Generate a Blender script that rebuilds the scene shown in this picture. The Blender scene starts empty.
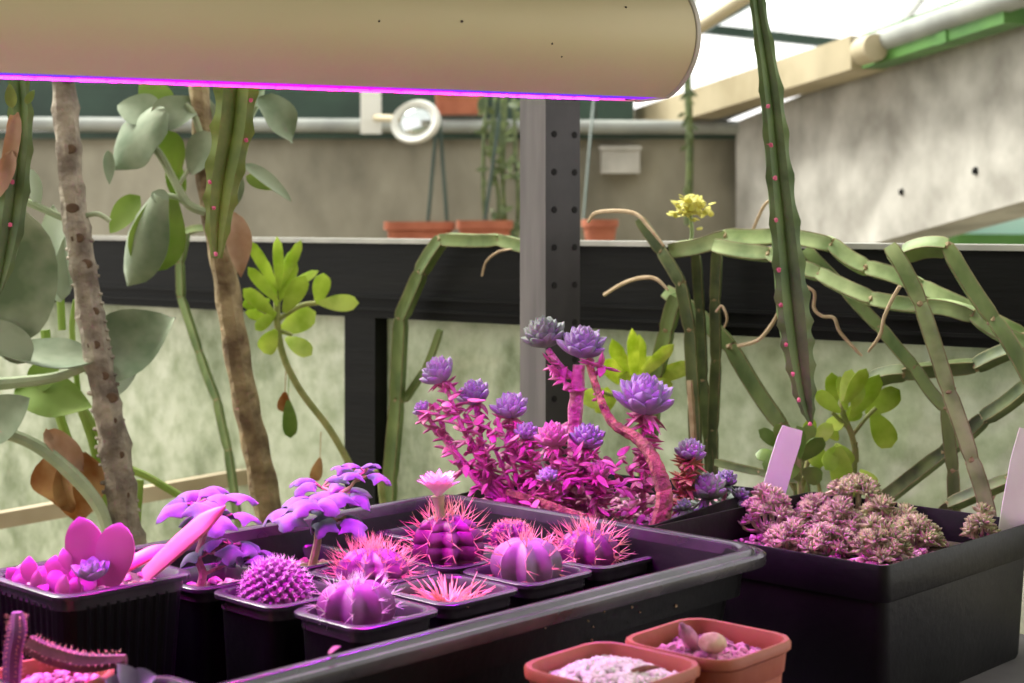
import bpy, math, random
from mathutils import Vector, Matrix, noise as mnoise

random.seed(7)
PI = math.pi
C = bpy.context.scene.collection
V = Vector
F = 1600.0            # focal length in pixels of the 1024 px wide frame
HY = 220.0            # horizon row
ZC = 0.36             # camera height above the bench top

def P(px, py, d):
    return V(((px - 512) / F * d, d, ZC + (HY - py) / F * d))

def PZ(px, py, z):
    d = (ZC - z) * F / (py - HY)
    return V(((px - 512) / F * d, d, z))

# ------------------------------------------------------------------ materials
def lin(c):
    out = []
    for v in c:
        v = v / 255.0
        out.append(v / 12.92 if v <= 0.04045 else ((v + 0.055) / 1.055) ** 2.4)
    return (out[0], out[1], out[2], 1.0)

def mat(name, a, b=None, rough=0.5, scale=30.0, bump=0.0, bscale=None, trans=0.0, metal=0.0, spec=0.5, detail=3.0,
        bdist=0.002, lo=0.35, hi=0.65, coat=0.0, stretch=None, sheen=0.0, glow=None):
    m = bpy.data.materials.new(name)
    m.use_nodes = True
    nt = m.node_tree
    N, L = nt.nodes, nt.links
    bs = N['Principled BSDF']
    out = N['Material Output']
    bs.inputs['Roughness'].default_value = rough
    bs.inputs['Metallic'].default_value = metal
    bs.inputs['Specular IOR Level'].default_value = spec
    bs.inputs['Coat Weight'].default_value = coat
    bs.inputs['Sheen Weight'].default_value = sheen
    tc = N.new('ShaderNodeTexCoord')
    mp = N.new('ShaderNodeMapping')
    L.new(tc.outputs['Object'], mp.inputs['Vector'])
    if stretch:
        mp.inputs['Scale'].default_value = stretch
    col = None
    if b is not None:
        nz = N.new('ShaderNodeTexNoise')
        nz.inputs['Scale'].default_value = scale
        nz.inputs['Detail'].default_value = detail
        L.new(mp.outputs['Vector'], nz.inputs['Vector'])
        rp = N.new('ShaderNodeValToRGB')
        rp.color_ramp.elements[0].position = lo
        rp.color_ramp.elements[1].position = hi
        rp.color_ramp.elements[0].color = lin(a)
        rp.color_ramp.elements[1].color = lin(b)
        L.new(nz.outputs['Fac'], rp.inputs['Fac'])
        col = rp.outputs['Color']
        L.new(col, bs.inputs['Base Color'])
    else:
        bs.inputs['Base Color'].default_value = lin(a)
    if bump > 0:
        n2 = N.new('ShaderNodeTexNoise')
        n2.inputs['Scale'].default_value = bscale or scale * 2
        n2.inputs['Detail'].default_value = 4.0
        L.new(mp.outputs['Vector'], n2.inputs['Vector'])
        bp = N.new('ShaderNodeBump')
        bp.inputs['Strength'].default_value = bump
        bp.inputs['Distance'].default_value = bdist
        L.new(n2.outputs['Fac'], bp.inputs['Height'])
        L.new(bp.outputs['Normal'], bs.inputs['Normal'])
    if trans > 0:
        tr = N.new('ShaderNodeBsdfTranslucent')
        if col is not None:
            L.new(col, tr.inputs['Color'])
        else:
            tr.inputs['Color'].default_value = lin(a)
        mx = N.new('ShaderNodeMixShader')
        mx.inputs['Fac'].default_value = trans
        L.new(bs.outputs['BSDF'], mx.inputs[1])
        L.new(tr.outputs['BSDF'], mx.inputs[2])
        L.new(mx.outputs['Shader'], out.inputs['Surface'])
    return m

M = {}
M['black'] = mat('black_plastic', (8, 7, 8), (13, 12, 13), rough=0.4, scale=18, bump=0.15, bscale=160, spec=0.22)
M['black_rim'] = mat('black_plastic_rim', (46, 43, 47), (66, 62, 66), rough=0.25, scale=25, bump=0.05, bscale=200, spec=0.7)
M['black_dusty'] = mat('dusty_black_plastic', (8, 8, 8), (26, 25, 24), rough=0.42, scale=16, bump=0.2, bscale=120, lo=0.5, hi=0.95, spec=0.25)
M['terracotta'] = mat('terracotta_plastic', (140, 70, 48), (166, 88, 62), rough=0.5, scale=14, bump=0.15, bscale=120)
M['clay'] = mat('old_clay', (150, 82, 58), (186, 112, 84), rough=0.8, scale=9, bump=0.3)
M['soil'] = mat('potting_soil', (40, 30, 24), (84, 68, 54), rough=0.95, scale=130, bump=0.8, bscale=220)
M['soil_pale'] = mat('gritty_soil', (110, 88, 74), (176, 152, 134), rough=0.95, scale=160, bump=0.9, bscale=260)
M['grit_white'] = mat('white_grit', (206, 200, 192), (238, 234, 228), rough=0.85, scale=90, bump=0.3)
M['grit_pink'] = mat('mixed_grit', (116, 62, 88), (214, 150, 176), rough=0.8, scale=55, bump=0.3, lo=0.4, hi=0.6)
M['grit_tan'] = mat('tan_grit', (150, 124, 96), (206, 184, 154), rough=0.85, scale=80, bump=0.3)
M['lamp_white'] = mat('enamelled_metal', (206, 194, 154), (214, 202, 164), rough=0.38, scale=4, spec=0.3, bump=0.03, bscale=30)
M['lamp_edge'] = mat('enamel_edge', (190, 184, 172), rough=0.4)
M['speck'] = mat('dust_speck', (60, 52, 44), rough=0.9)
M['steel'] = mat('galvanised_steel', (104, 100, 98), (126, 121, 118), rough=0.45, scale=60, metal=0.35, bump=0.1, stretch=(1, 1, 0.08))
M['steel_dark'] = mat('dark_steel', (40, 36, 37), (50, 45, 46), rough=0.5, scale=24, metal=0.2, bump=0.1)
M['hole'] = mat('bolt_hole', (12, 9, 9), rough=0.9)
M['frame_black'] = mat('black_frame', (9, 9, 9), (17, 16, 15), rough=0.6, spec=0.15, scale=12, bump=0.25, bscale=60, stretch=(0.3, 0.3, 3))
M['alu'] = mat('aluminium_strip', (150, 148, 140), (176, 172, 164), rough=0.5, scale=20, metal=0.2)
M['concrete'] = mat('concrete_back', (106, 101, 88), (172, 165, 148), rough=0.9, scale=4.5, detail=9, bump=0.5, bscale=40, lo=0.3, hi=0.72, stretch=(1, 1, 0.6))
M['concrete_pale'] = mat('concrete_pale', (146, 141, 133), (206, 201, 193), rough=0.9, scale=7, detail=9, bump=0.4, bscale=40, lo=0.3, hi=0.7)
M['green_paint'] = mat('green_paint', (64, 108, 46), (84, 130, 58), rough=0.5, scale=6)
M['teal_paint'] = mat('dark_green_paint', (40, 58, 50), (54, 76, 64), rough=0.5, scale=5)
M['rail_grey'] = mat('grey_rail', (140, 142, 138), (164, 166, 160), rough=0.5, scale=7)
M['cream'] = mat('cream_paint', (160, 146, 116), (186, 172, 142), rough=0.6, scale=5, bump=0.1)
M['white_paint'] = mat('white_paint', (226, 224, 216), rough=0.5)
M['bench'] = mat('grey_bench', (66, 62, 62), (92, 88, 88), rough=0.6, scale=12, bump=0.3)
M['ground'] = mat('ground', (96, 88, 72), (142, 134, 112), rough=0.95, scale=6, bump=0.6)
M['wood'] = mat('weathered_wood', (164, 148, 122), (196, 182, 156), rough=0.8, scale=7, bump=0.3)
M['mirror'] = mat('mirror_face', (200, 205, 205), rough=0.12, metal=0.9)
# plants
M['trunk_grey'] = mat('grey_bark', (104, 92, 80), (160, 148, 130), rough=0.85, scale=42, bump=1.0, bscale=90, bdist=0.006)
M['trunk_brown'] = mat('brown_bark', (96, 76, 52), (156, 136, 100), rough=0.85, scale=40, bump=1.0, bscale=80, bdist=0.006)
M['scar'] = mat('leaf_scar', (74, 54, 38), (98, 76, 56), rough=0.9, scale=80)
M['felt'] = mat('felted_leaf', (100, 120, 84), (156, 166, 136), rough=0.75, scale=18, trans=0.22, sheen=0.3, bump=0.2, bscale=120)
M['felt_pale'] = mat('pale_felted_leaf', (168, 184, 160), (196, 206, 184), rough=0.8, scale=12, trans=0.25, sheen=0.3)
M['felt_bright'] = mat('bright_felted_leaf', (128, 156, 64), (160, 180, 96), rough=0.7, scale=14, trans=0.4)
M['felt_stem'] = mat('felted_stem', (134, 146, 112), (164, 172, 138), rough=0.8, scale=24, bump=0.2)
M['dry_leaf'] = mat('dry_leaf', (178, 142, 110), (206, 176, 150), rough=0.85, scale=28, trans=0.35, bump=0.4)
M['orange_leaf'] = mat('withering_leaf', (150, 96, 40), (196, 164, 120), rough=0.85, scale=22, trans=0.35, bump=0.4)
M['jade'] = mat('jade_leaf', (160, 188, 52), (206, 222, 108), rough=0.4, scale=30, trans=0.4)
M['jade_dark'] = mat('jade_leaf_dark', (92, 126, 46), (132, 160, 72), rough=0.4, scale=26, trans=0.3)
M['jade_stem'] = mat('jade_stem', (120, 128, 66), (152, 150, 92), rough=0.7, scale=50, bump=0.3)
M['lime'] = mat('lime_leaf', (176, 194, 66), (224, 230, 126), rough=0.5, scale=60, trans=0.55, bump=0.4, bscale=200)
M['vine'] = mat('square_vine', (80, 102, 50), (122, 140, 80), rough=0.55, scale=34, trans=0.0, bump=0.2, stretch=(1, 1, 0.5))
M['vine_pale'] = mat('square_vine_pale', (104, 126, 70), (160, 176, 118), rough=0.5, scale=30, bump=0.15)
M['vine_dark'] = mat('square_vine_dark', (62, 76, 40), (100, 112, 62), rough=0.6, scale=34, bump=0.3)
M['ridge'] = mat('vine_ridge', (96, 92, 52), (136, 130, 88), rough=0.7, scale=60)
M['joint'] = mat('vine_joint', (132, 118, 80), (160, 138, 104), rough=0.8, scale=60)
M['tendril'] = mat('dry_tendril', (166, 138, 106), (198, 174, 142), rough=0.85, scale=60, bump=0.3)
M['epi'] = mat('flat_cactus', (72, 96, 50), (104, 126, 70), rough=0.5, scale=30, bump=0.15, bscale=90)
M['epi_bright'] = mat('flat_cactus_bright', (92, 114, 42), (132, 148, 66), rough=0.5, scale=30, bump=0.15, bscale=90)
M['areole'] = mat('pink_bud', (214, 96, 130), rough=0.6)
M['yellow'] = mat('yellow_flower', (214, 206, 96), (236, 230, 140), rough=0.6, scale=60, trans=0.3)
M['tag'] = mat('white_plastic_tag', (236, 228, 226), (244, 238, 236), rough=0.5, scale=30, trans=0.15)
# plants under the grow lamp: its magenta light worked into most base colours
M['rosette'] = mat('glaucous_rosette', (128, 116, 146), (160, 146, 170), rough=0.6, scale=50, trans=0.1)
M['rosette_pink'] = mat('blush_rosette', (172, 96, 132), (192, 128, 152), rough=0.6, scale=50, trans=0.12)
M['rosette_green'] = mat('grey_green_rosette', (112, 122, 118), (146, 152, 144), rough=0.6, scale=50, trans=0.08)
M['blush_leaf'] = mat('blushing_leaf', (164, 66, 118), (204, 112, 156), rough=0.55, scale=50, trans=0.15)
M['red_leaf'] = mat('reddish_leaf', (150, 80, 66), (186, 122, 100), rough=0.6, scale=50, trans=0.12)
M['blush_stem'] = mat('blushing_stem', (166, 84, 120), (206, 136, 158), rough=0.75, scale=90, bump=1.0, bscale=180, bdist=0.005)
M['bark_stem'] = mat('woody_stem', (96, 62, 48), (156, 104, 84), rough=0.85, scale=90, bump=1.0, bscale=160, bdist=0.006)
M['cactus_red'] = mat('reddish_cactus', (84, 32, 72), (124, 52, 106), rough=0.5, scale=60, bump=0.15, bscale=180)
M['cactus_grey'] = mat('grey_cactus', (110, 94, 104), (144, 120, 140), rough=0.55, scale=50, bump=0.1, bscale=160)
M['cactus_mauve'] = mat('mauve_cactus', (104, 54, 100), (140, 76, 128), rough=0.55, scale=50, bump=0.1, bscale=160)
M['cactus_brown'] = mat('brown_cactus', (78, 50, 48), (120, 76, 78), rough=0.6, scale=60, bump=0.3, bscale=160)
M['spine'] = mat('spines', (226, 150, 138), (240, 178, 158), rough=0.6, scale=60)
M['spine_white'] = mat('pale_spines', (240, 226, 226), rough=0.6)
M['petal'] = mat('pale_petals', (250, 206, 216), (255, 230, 234), rough=0.6, scale=60, trans=0.25)
M['bud_green'] = mat('flower_tube', (132, 140, 96), (168, 160, 120), rough=0.6, scale=60)
M['velvet'] = mat('velvet_leaf', (74, 76, 100), (120, 116, 142), rough=0.8, scale=40, trans=0.12, sheen=0.15, bump=0.3, bscale=160)
M['velvet_stem'] = mat('velvet_stem', (136, 120, 88), (170, 150, 112), rough=0.8, scale=40)
M['fleshy_pink'] = mat('pink_fleshy_leaf', (204, 92, 172), (226, 134, 196), rough=0.45, scale=16, trans=0.15)
M['fleshy_tongue'] = mat('tongue_leaf', (214, 96, 128), (232, 132, 156), rough=0.45, scale=20, trans=0.12)
M['fuzzy'] = mat('fuzzy_cluster', (112, 104, 60), (220, 222, 164), rough=0.85, scale=130, sheen=0.5, trans=0.12)
M['fuzzy_pink'] = mat('fuzzy_pink_cluster', (122, 90, 80), (226, 212, 176), rough=0.85, scale=130, sheen=0.5, trans=0.12)
M['fuzzy_tip'] = mat('fuzzy_tip', (206, 198, 176), rough=0.9)

# ------------------------------------------------------------------ mesh builder
class MB:
    def __init__(self):
        self.v, self.f = [], []

    def add(self, vs, fs):
        o = len(self.v)
        self.v.extend(vs)
        self.f.extend([tuple(i + o for i in f) for f in fs])

    def box(self, c, s, mx=None):
        x, y, z = s[0] / 2, s[1] / 2, s[2] / 2
        vs = [V((a, b, d)) for a in (-x, x) for b in (-y, y) for d in (-z, z)]
        if mx is not None:
            vs = [mx @ q for q in vs]
        vs = [q + V(c) for q in vs]
        self.add(vs, [(0, 1, 3, 2), (4, 6, 7, 5), (0, 4, 5, 1), (2, 3, 7, 6), (0, 2, 6, 4), (1, 5, 7, 3)])

    def prism(self, poly, off):
        n = len(poly)
        vs = list(poly) + [q + off for q in poly]
        self.add(vs, [tuple(range(n))[::-1], tuple(range(n, 2 * n))] + [(i, (i + 1) % n, n + (i + 1) % n, n + i) for i in range(n)])

    def bar(self, a, b, w, h, up=V((0, 0, 1))):
        d = (b - a).normalized()
        s = d.cross(up).normalized()
        u = s.cross(d).normalized()
        poly = [a + s * w / 2 + u * h / 2, a - s * w / 2 + u * h / 2, a - s * w / 2 - u * h / 2, a + s * w / 2 - u * h / 2]
        self.prism(poly, b - a)

    def loft(self, rings, cap0=True, cap1=True):
        n = len(rings[0])
        o = len(self.v)
        for r in rings:
            self.v.extend(r)
        for k in range(len(rings) - 1):
            for i in range(n):
                j = (i + 1) % n
                self.f.append((o + k * n + i, o + k * n + j, o + (k + 1) * n + j, o + (k + 1) * n + i))
        if cap0:
            self.f.append(tuple(o + i for i in range(n))[::-1])
        if cap1:
            self.f.append(tuple(o + (len(rings) - 1) * n + i for i in range(n)))

    def tube(self, pts, rad, seg=8, n=6, prof=None, up=V((0, -1, 0)), cap=True, angs=None):
        pts = [V(p) for p in pts]
        if not hasattr(rad, '__len__'):
            rad = [rad] * len(pts)
        if n > 1 and len(pts) > 1:
            q, rr = [], []
            m = len(pts)
            for i in range(m - 1):
                p0, p1, p2, p3 = pts[max(i - 1, 0)], pts[i], pts[i + 1], pts[min(i + 2, m - 1)]
                for k in range(n):
                    t = k / n
                    q.append(0.5 * ((2 * p1) + (p2 - p0) * t + (2 * p0 - 5 * p1 + 4 * p2 - p3) * t * t + (3 * p1 - p0 - 3 * p2 + p3) * t ** 3))
                    rr.append(rad[i] * (1 - t) + rad[i + 1] * t)
            q.append(pts[-1]); rr.append(rad[-1])
            pts, rad = q, rr
        rings = []
        nrm = None
        m = len(pts)
        for i, p in enumerate(pts):
            d = (pts[min(i + 1, m - 1)] - pts[max(i - 1, 0)])
            d = d.normalized() if d.length > 1e-9 else V((0, 0, 1))
            if nrm is None:
                nrm = up - d * up.dot(d)
                if nrm.length < 1e-3:
                    nrm = V((1, 0, 0)) - d * d.x
            else:
                nrm = nrm - d * nrm.dot(d)
            nrm.normalize()
            bi = d.cross(nrm)
            t = i / max(m - 1, 1)
            ring = []
            for k in range(seg):
                a = angs[k] if angs else 2 * PI * k / seg
                r = rad[i] * (prof(k, t) if prof else 1.0)
                ring.append(p + (nrm * math.cos(a) + bi * math.sin(a)) * r)
            rings.append(ring)
        self.loft(rings, cap, cap)

    def cone(self, a, b, r, seg=3):
        d = (b - a)
        s = d.orthogonal().normalized()
        t = d.normalized().cross(s)
        vs = [a + (s * math.cos(2 * PI * k / seg) + t * math.sin(2 * PI * k / seg)) * r for k in range(seg)] + [b]
        self.add(vs, [(k, (k + 1) % seg, seg) for k in range(seg)] + [tuple(range(seg))[::-1]])

    def blob(self, c, r, sq=(1, 1, 1), jit=0.15, mx=None, lv=None):
        vs, fs = ICO
        out = []
        for q in vs:
            k = 1 + random.uniform(-jit, jit)
            w = V((q.x * sq[0] * k, q.y * sq[1] * k, q.z * sq[2] * k)) * r
            if mx is not None:
                w = mx @ w
            out.append(w + c)
        self.add(out, fs)

    def leaf(self, base, d, nrm, L, W, wf='ovate', bend=0.0, cup=0.0, thick=0.0015, nu=7, nv=4, wave=0.0, twist=0.0, tipf=1.0):
        d = d.normalized()
        nrm = (nrm - d * nrm.dot(d))
        if nrm.length < 1e-4:
            nrm = d.orthogonal()
        nrm.normalize()
        side = d.cross(nrm).normalized()
        top, bot = [], []
        p = base.copy()
        ph = random.uniform(0, 6)
        for i in range(nu + 1):
            t = i / nu
            ang = bend * t
            dd = d * math.cos(ang) - nrm * math.sin(ang)
            nn = nrm * math.cos(ang) + d * math.sin(ang)
            if i:
                p = p + dd * (L / nu)
            w = WF[wf](t) * W / 2
            sd = side
            if twist:
                sd = side * math.cos(twist * t) + nn * math.sin(twist * t)
                nn2 = nn * math.cos(twist * t) - side * math.sin(twist * t)
            else:
                nn2 = nn
            th = thick * (0.35 + 0.65 * math.sin(PI * min(max(t, 0.08), 0.96)) ** 0.6)
            for j in range(nv + 1):
                s = -1 + 2 * j / nv
                q = p + sd * (s * w) + nn2 * (cup * s * s * w + wave * W * math.sin(ph + t * 9 + s * 1.7) * abs(s))
                k = th * max(1 - s * s, 0.06) ** 0.5 * min(1, w / (W * 0.12 + 1e-9))
                top.append(q + nn2 * k)
                bot.append(q - nn2 * k)
        o = len(self.v)
        n1 = nv + 1
        self.v.extend(top + bot)
        B = (nu + 1) * n1
        for i in range(nu):
            for j in range(nv):
                a = o + i * n1 + j
                self.f.append((a, a + 1, a + n1 + 1, a + n1))
                self.f.append((a + B, a + B + n1, a + B + n1 + 1, a + B + 1))
            for j in (0, nv):
                a = o + i * n1 + j
                q = (a, a + n1, a + B + n1, a + B)
                self.f.append(q if j == 0 else q[::-1])
        for i in (0, nu):
            for j in range(nv):
                a = o + i * n1 + j
                q = (a, a + B, a + B + 1, a + 1)
                self.f.append(q if i == 0 else q[::-1])

    def build(self, name, m, parent=None, loc=None, smooth=True):
        me = bpy.data.meshes.new(name)
        if parent is not None:
            off = V((0, 0, 0))
            q = parent
            while q is not None:
                off += q.location
                q = q.parent
        else:
            off = V(loc) if loc is not None else V((0, 0, 0))
        me.from_pydata([tuple(V(v) - off) for v in self.v], [], self.f)
        me.materials.append(m)
        if smooth:
            me.polygons.foreach_set('use_smooth', [True] * len(me.polygons))
        if smooth:
            me.set_sharp_from_angle(angle=math.radians(38))
        me.update()
        o = bpy.data.objects.new(name, me)
        C.objects.link(o)
        if parent is not None:
            o.parent = parent
        else:
            o.location = off
        return o

def ball(b, c, r, sq=(1, 1, 1), mx=None, amp=0.12, nu=14, nv=9):
    rings = []
    for i in range(nv + 1):
        a = -PI / 2 + PI * (i + 0.02) / (nv + 0.04)
        ring = []
        for k in range(nu):
            q = V((math.cos(a) * math.cos(2 * PI * k / nu), math.cos(a) * math.sin(2 * PI * k / nu), math.sin(a)))
            q = q * (1 + amp * mnoise.noise(q * 1.7 + c * 90))
            q = V((q.x * sq[0], q.y * sq[1], q.z * sq[2])) * r
            ring.append((mx @ q if mx is not None else q) + c)
        rings.append(ring)
    b.loft(rings)

def _ico():
    g = (1 + 5 ** 0.5) / 2
    vs = [V(v).normalized() for v in [(-1, g, 0), (1, g, 0), (-1, -g, 0), (1, -g, 0), (0, -1, g), (0, 1, g), (0, -1, -g), (0, 1, -g), (g, 0, -1), (g, 0, 1), (-g, 0, -1), (-g, 0, 1)]]
    fs = [(0, 11, 5), (0, 5, 1), (0, 1, 7), (0, 7, 10), (0, 10, 11), (1, 5, 9), (5, 11, 4), (11, 10, 2), (10, 7, 6), (7, 1, 8), (3, 9, 4), (3, 4, 2), (3, 2, 6), (3, 6, 8), (3, 8, 9), (4, 9, 5), (2, 4, 11), (6, 2, 10), (8, 6, 7), (9, 8, 1)]
    return vs, fs
ICO = _ico()

WF = {
    'ovate': lambda t: max(math.sin(PI * min(t, 1) ** 0.8), 0.0) ** 0.75 * (1 - 0.1 * t) + 0.06 * (1 - t),
    'obovate': lambda t: (0.22 + 0.78 * math.sin(PI * 0.5 * min(t / 0.62, 1))) * (max(1 - max((t - 0.62) / 0.38, 0) ** 2.2, 0.0)) ** 0.5 + 0.02,
    'spoon': lambda t: (0.45 + 0.55 * math.sin(PI * 0.5 * min(t / 0.55, 1))) * (1 - max((t - 0.55) / 0.45, 0) ** 1.7 * 0.97),
    'paddle': lambda t: (0.42 + 0.58 * math.sin(PI * 0.5 * min(t / 0.6, 1))) * (max(1 - max((t - 0.52) / 0.48, 0) ** 2.5, 0.0)) ** 0.72 + 0.012,
    'lance': lambda t: (0.5 + 0.5 * math.sin(PI * 0.5 * min(t / 0.35, 1))) * (1 - max((t - 0.35) / 0.65, 0) ** 1.5 * 0.97),
    'tongue': lambda t: (0.75 + 0.25 * math.sin(PI * 0.5 * min(t / 0.5, 1))) * (1 - max((t - 0.72) / 0.28, 0) ** 1.6 * 0.95),
    'round': lambda t: max(1 - (2 * t - 0.95) ** 2 * 1.08, 0.0) ** 0.5 + 0.03,
    'lobed': lambda t: (max(math.sin(PI * min(t, 1) ** 0.75), 0) ** 0.6) * (1 + 0.28 * math.cos(t * 13.0 + 0.6)) * (1 - 0.35 * t) + 0.03,
    'strap': lambda t: 1.0,
}

def empty(name, loc, label, cat, group=None):
    o = bpy.data.objects.new(name, None)
    C.objects.link(o)
    o.location = loc
    o.empty_display_size = 0.02
    tag(o, label, cat, group)
    return o

def tag(o, label, cat, group=None, kind=None):
    o['label'] = label
    o['category'] = cat
    if group:
        o['group'] = group
    if kind:
        o['kind'] = kind
    return o

def struct(o):
    o['kind'] = 'structure'
    return o

def rot_axis(v, ax, a):
    return Matrix.Rotation(a, 3, ax) @ v

# ------------------------------------------------------------------ layout frames
E1 = V((0.724, -0.690, 0)); E2 = V((0.690, 0.724, 0))   # bench axes: E1 right and nearer, E2 right and away
ANG = math.atan2(E2.y, E2.x)

def rsq(c, hx, hy, r, z, ang, n=5, rib=0.0, ribn=0):
    """ring of a rounded rectangle centred at c"""
    pts = []
    r = min(r, hx, hy)
    for q, (sx, sy) in enumerate(((1, 1), (-1, 1), (-1, -1), (1, -1))):
        for k in range(n + 1):
            a = q * PI / 2 + (PI / 2) * k / n
            pts.append(V((sx * (hx - r) + r * math.cos(a), sy * (hy - r) + r * math.sin(a))))
        if ribn:
            p0 = pts[-1]
            nx = ((-1, 1), (-1, -1), (1, -1), (1, 1))[q]
            a2 = (q + 1) * PI / 2
            p1 = V((nx[0] * (hx - r) + r * math.cos(a2), nx[1] * (hy - r) + r * math.sin(a2)))
            nrm = V((math.cos(a2), math.sin(a2)))
            for k in range(1, ribn * 4):
                t = k / (ribn * 4)
                ph = (k % 4)
                pts.append(p0.lerp(p1, t) + nrm * (rib if ph in (1, 2) else 0))
    ca, sa = math.cos(ang), math.sin(ang)
    return [V((c.x + p.x * ca - p.y * sa, c.y + p.x * sa + p.y * ca, z)) for p in pts]

def square_pot(name, label, c, side, h, z0, ang=ANG, r=0.013, taper=0.78, m='black', mr='black_rim', soil='soil', soil_drop=0.013, group=None, lip=0.004, band=0.009, rib=0.0, ribn=0, wall=0.0022, cat='plant pot'):
    """tapered nursery pot with a rolled rim, hollow down to its soil"""
    t = empty(name, (c.x, c.y, z0), label, cat, group)
    hs = side / 2
    zr = z0 + h
    b = MB()
    inner = hs - lip
    zb = zr - band
    secs = [(hs * taper - 0.004, z0), (hs * taper, z0 + 0.003), (inner, zb), (inner - wall, zb), (inner - wall, zr - soil_drop - 0.004)]
    b.loft([rsq(c, s, s, r * (0.8 if k < 2 else 1), z, ang, rib=rib if 0 < k < 3 else 0, ribn=ribn) for k, (s, z) in enumerate(secs)], True, True)
    b.build('pot_body', M[m], t, smooth=False if ribn else True)
    q = MB()
    secs = [(inner - wall * 0.4, zb - 0.002), (inner + 0.0006, zb - 0.002), (inner + 0.0008, zr - 0.0045), (hs, zr - 0.0035), (hs + 0.0002, zr - 0.001), (hs - 0.0012, zr), (inner - 0.001, zr - 0.0002), (inner - wall, zr - 0.002), (inner - wall - 0.0004, zb - 0.004)]
    rings = [rsq(c, s, s, r, z, ang) for s, z in secs]
    q.loft(rings + [rings[0]], False, False)
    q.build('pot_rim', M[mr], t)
    s = MB()
    grid_soil(s, c, inner - wall - 0.0015, r, zr - soil_drop, ang)
    s.build('soil', M[soil], t)
    return t

def grid_soil(s, c, hs, r, z, ang, amp=0.0018, n=9, hy2=None):
    hx2 = hy2 or hs
    rings = []
    for k in range(n):
        f = (k + 0.15) / (n - 0.85)
        ring = rsq(c, hx2 * f, hs * f, r * f, z, ang, n=4)
        rings.append([p + V((0, 0, amp * mnoise.noise(p * 140) + amp * 0.6 * mnoise.noise(p * 400))) for p in ring])
    s.loft(rings, True, False)
    low = [V((p.x, p.y, z - 0.006)) for p in rings[-1]]
    low0 = [V((p.x, p.y, z - 0.006)) for p in rings[0]]
    s.loft([rings[-1], low, low0], False, True)

def gravel(name, label, c, hs, z, n, r, m, ang=ANG, mound=0.0, rnd=False, group=None):
    """countless small stones as one object"""
    g = MB()
    ca, sa = math.cos(ang), math.sin(ang)
    for _ in range(n):
        while True:
            x, y = random.uniform(-1, 1), random.uniform(-1, 1)
            if not rnd or x * x + y * y < 1:
                break
        rr = r * random.uniform(0.5, 1.25)
        zz = z + mound * max(0, 1 - (x * x + y * y)) + rr * 0.3 * random.random()
        g.blob(V((c.x + hs * (x * ca - y * sa), c.y + hs * (x * sa + y * ca), zz)), rr, (1, random.uniform(.7, 1), random.uniform(.6, .9)), 0.22, Matrix.Rotation(random.uniform(0, 6), 3, 'Z'))
    o = g.build(name, M[m], None, (c.x, c.y, z), smooth=False)
    return tag(o, label, 'gravel', group, 'stuff')

# ------------------------------------------------------------------ setting
# ground
b = MB(); b.box((0, 3.0, -0.62), (9, 9, 0.04))
struct(b.build('floor', M['ground'], None, (0, 3.0, -0.6), smooth=False))

# bench top carrying the trays: a slab on legs
tb = V((-0.0586, 1.40, 0))                       # back corner of the tray
def bench_pt(a, c, z=0.0):
    q = tb + E1 * a + E2 * c
    return V((q.x, q.y, z))
bench = empty('potting_bench', bench_pt(0.3, -0.2, -0.6), 'dark grey bench top carrying the black trays and pots', 'bench')
b = MB(); b.prism([bench_pt(-0.2, -0.95, -0.03), bench_pt(0.72, -0.95, -0.03), bench_pt(0.72, 0.34, -0.03), bench_pt(-0.2, 0.34, -0.03)], V((0, 0, 0.03)))
b.build('bench_top', M['bench'], bench, smooth=False)
for a, c in ((-0.17, -0.9), (0.69, -0.9), (0.69, 0.31), (-0.17, 0.31)):
    b = MB(); b.bar(bench_pt(a, c, -0.6), bench_pt(a, c, -0.03), 0.04, 0.04, V((1, 0, 0)))
    b.build('leg', M['steel_dark'], bench, smooth=False)

# black rail with post behind the bench, and the dirty glazing under it
A = V((-0.648, 2.54, 0)); B = V((0.528, 1.65, 0))
RD = (B - A).normalized(); RN = V((RD.y, -RD.x, 0))      # RN points at the camera
if RN.y > 0: RN = -RN
def d_rail(px):
    return 1.0 / (0.3937 + (px - 104) / 920.0 * 0.2123)
rail = empty('bench_rail', A.lerp(B, 0.4) + V((0, 0, -0.6)), 'long black horizontal rail with a post, running behind all the plants', 'rail')
A0, B0 = A - RD * 1.2, B + RD * 0.9
b = MB()
Z1, Z0 = 0.3285, 0.228
b.bar(A0 + V((0, 0, (Z0 + Z1) / 2)), B0 + V((0, 0, (Z0 + Z1) / 2)), 0.05, Z1 - Z0)
for zz in (Z0 + 0.012, Z0 + 0.028):
    b.bar(A0 + RN * 0.026 + V((0, 0, zz)), B0 + RN * 0.026 + V((0, 0, zz)), 0.004, 0.004)
b.build('rail_beam', M['frame_black'], rail, smooth=False)
b = MB(); b.bar(A0 + V((0, 0, Z1 + 0.003)), B0 + V((0, 0, Z1 + 0.003)), 0.054, 0.006)
b.build('top_strip', M['alu'], rail, smooth=False)
def rail_at(px, off=0.0, z=0.0):
    d = d_rail(px)
    q = V(((px - 512) / F * d, d, z)) + RN * off
    return q
for px in (372, 1290):
    b = MB(); q = rail_at(px)
    b.bar(V((q.x, q.y, -0.6)), V((q.x, q.y, Z0)), 0.056, 0.05, RN)
    b.build('post', M['frame_black'], rail, smooth=False)

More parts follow.
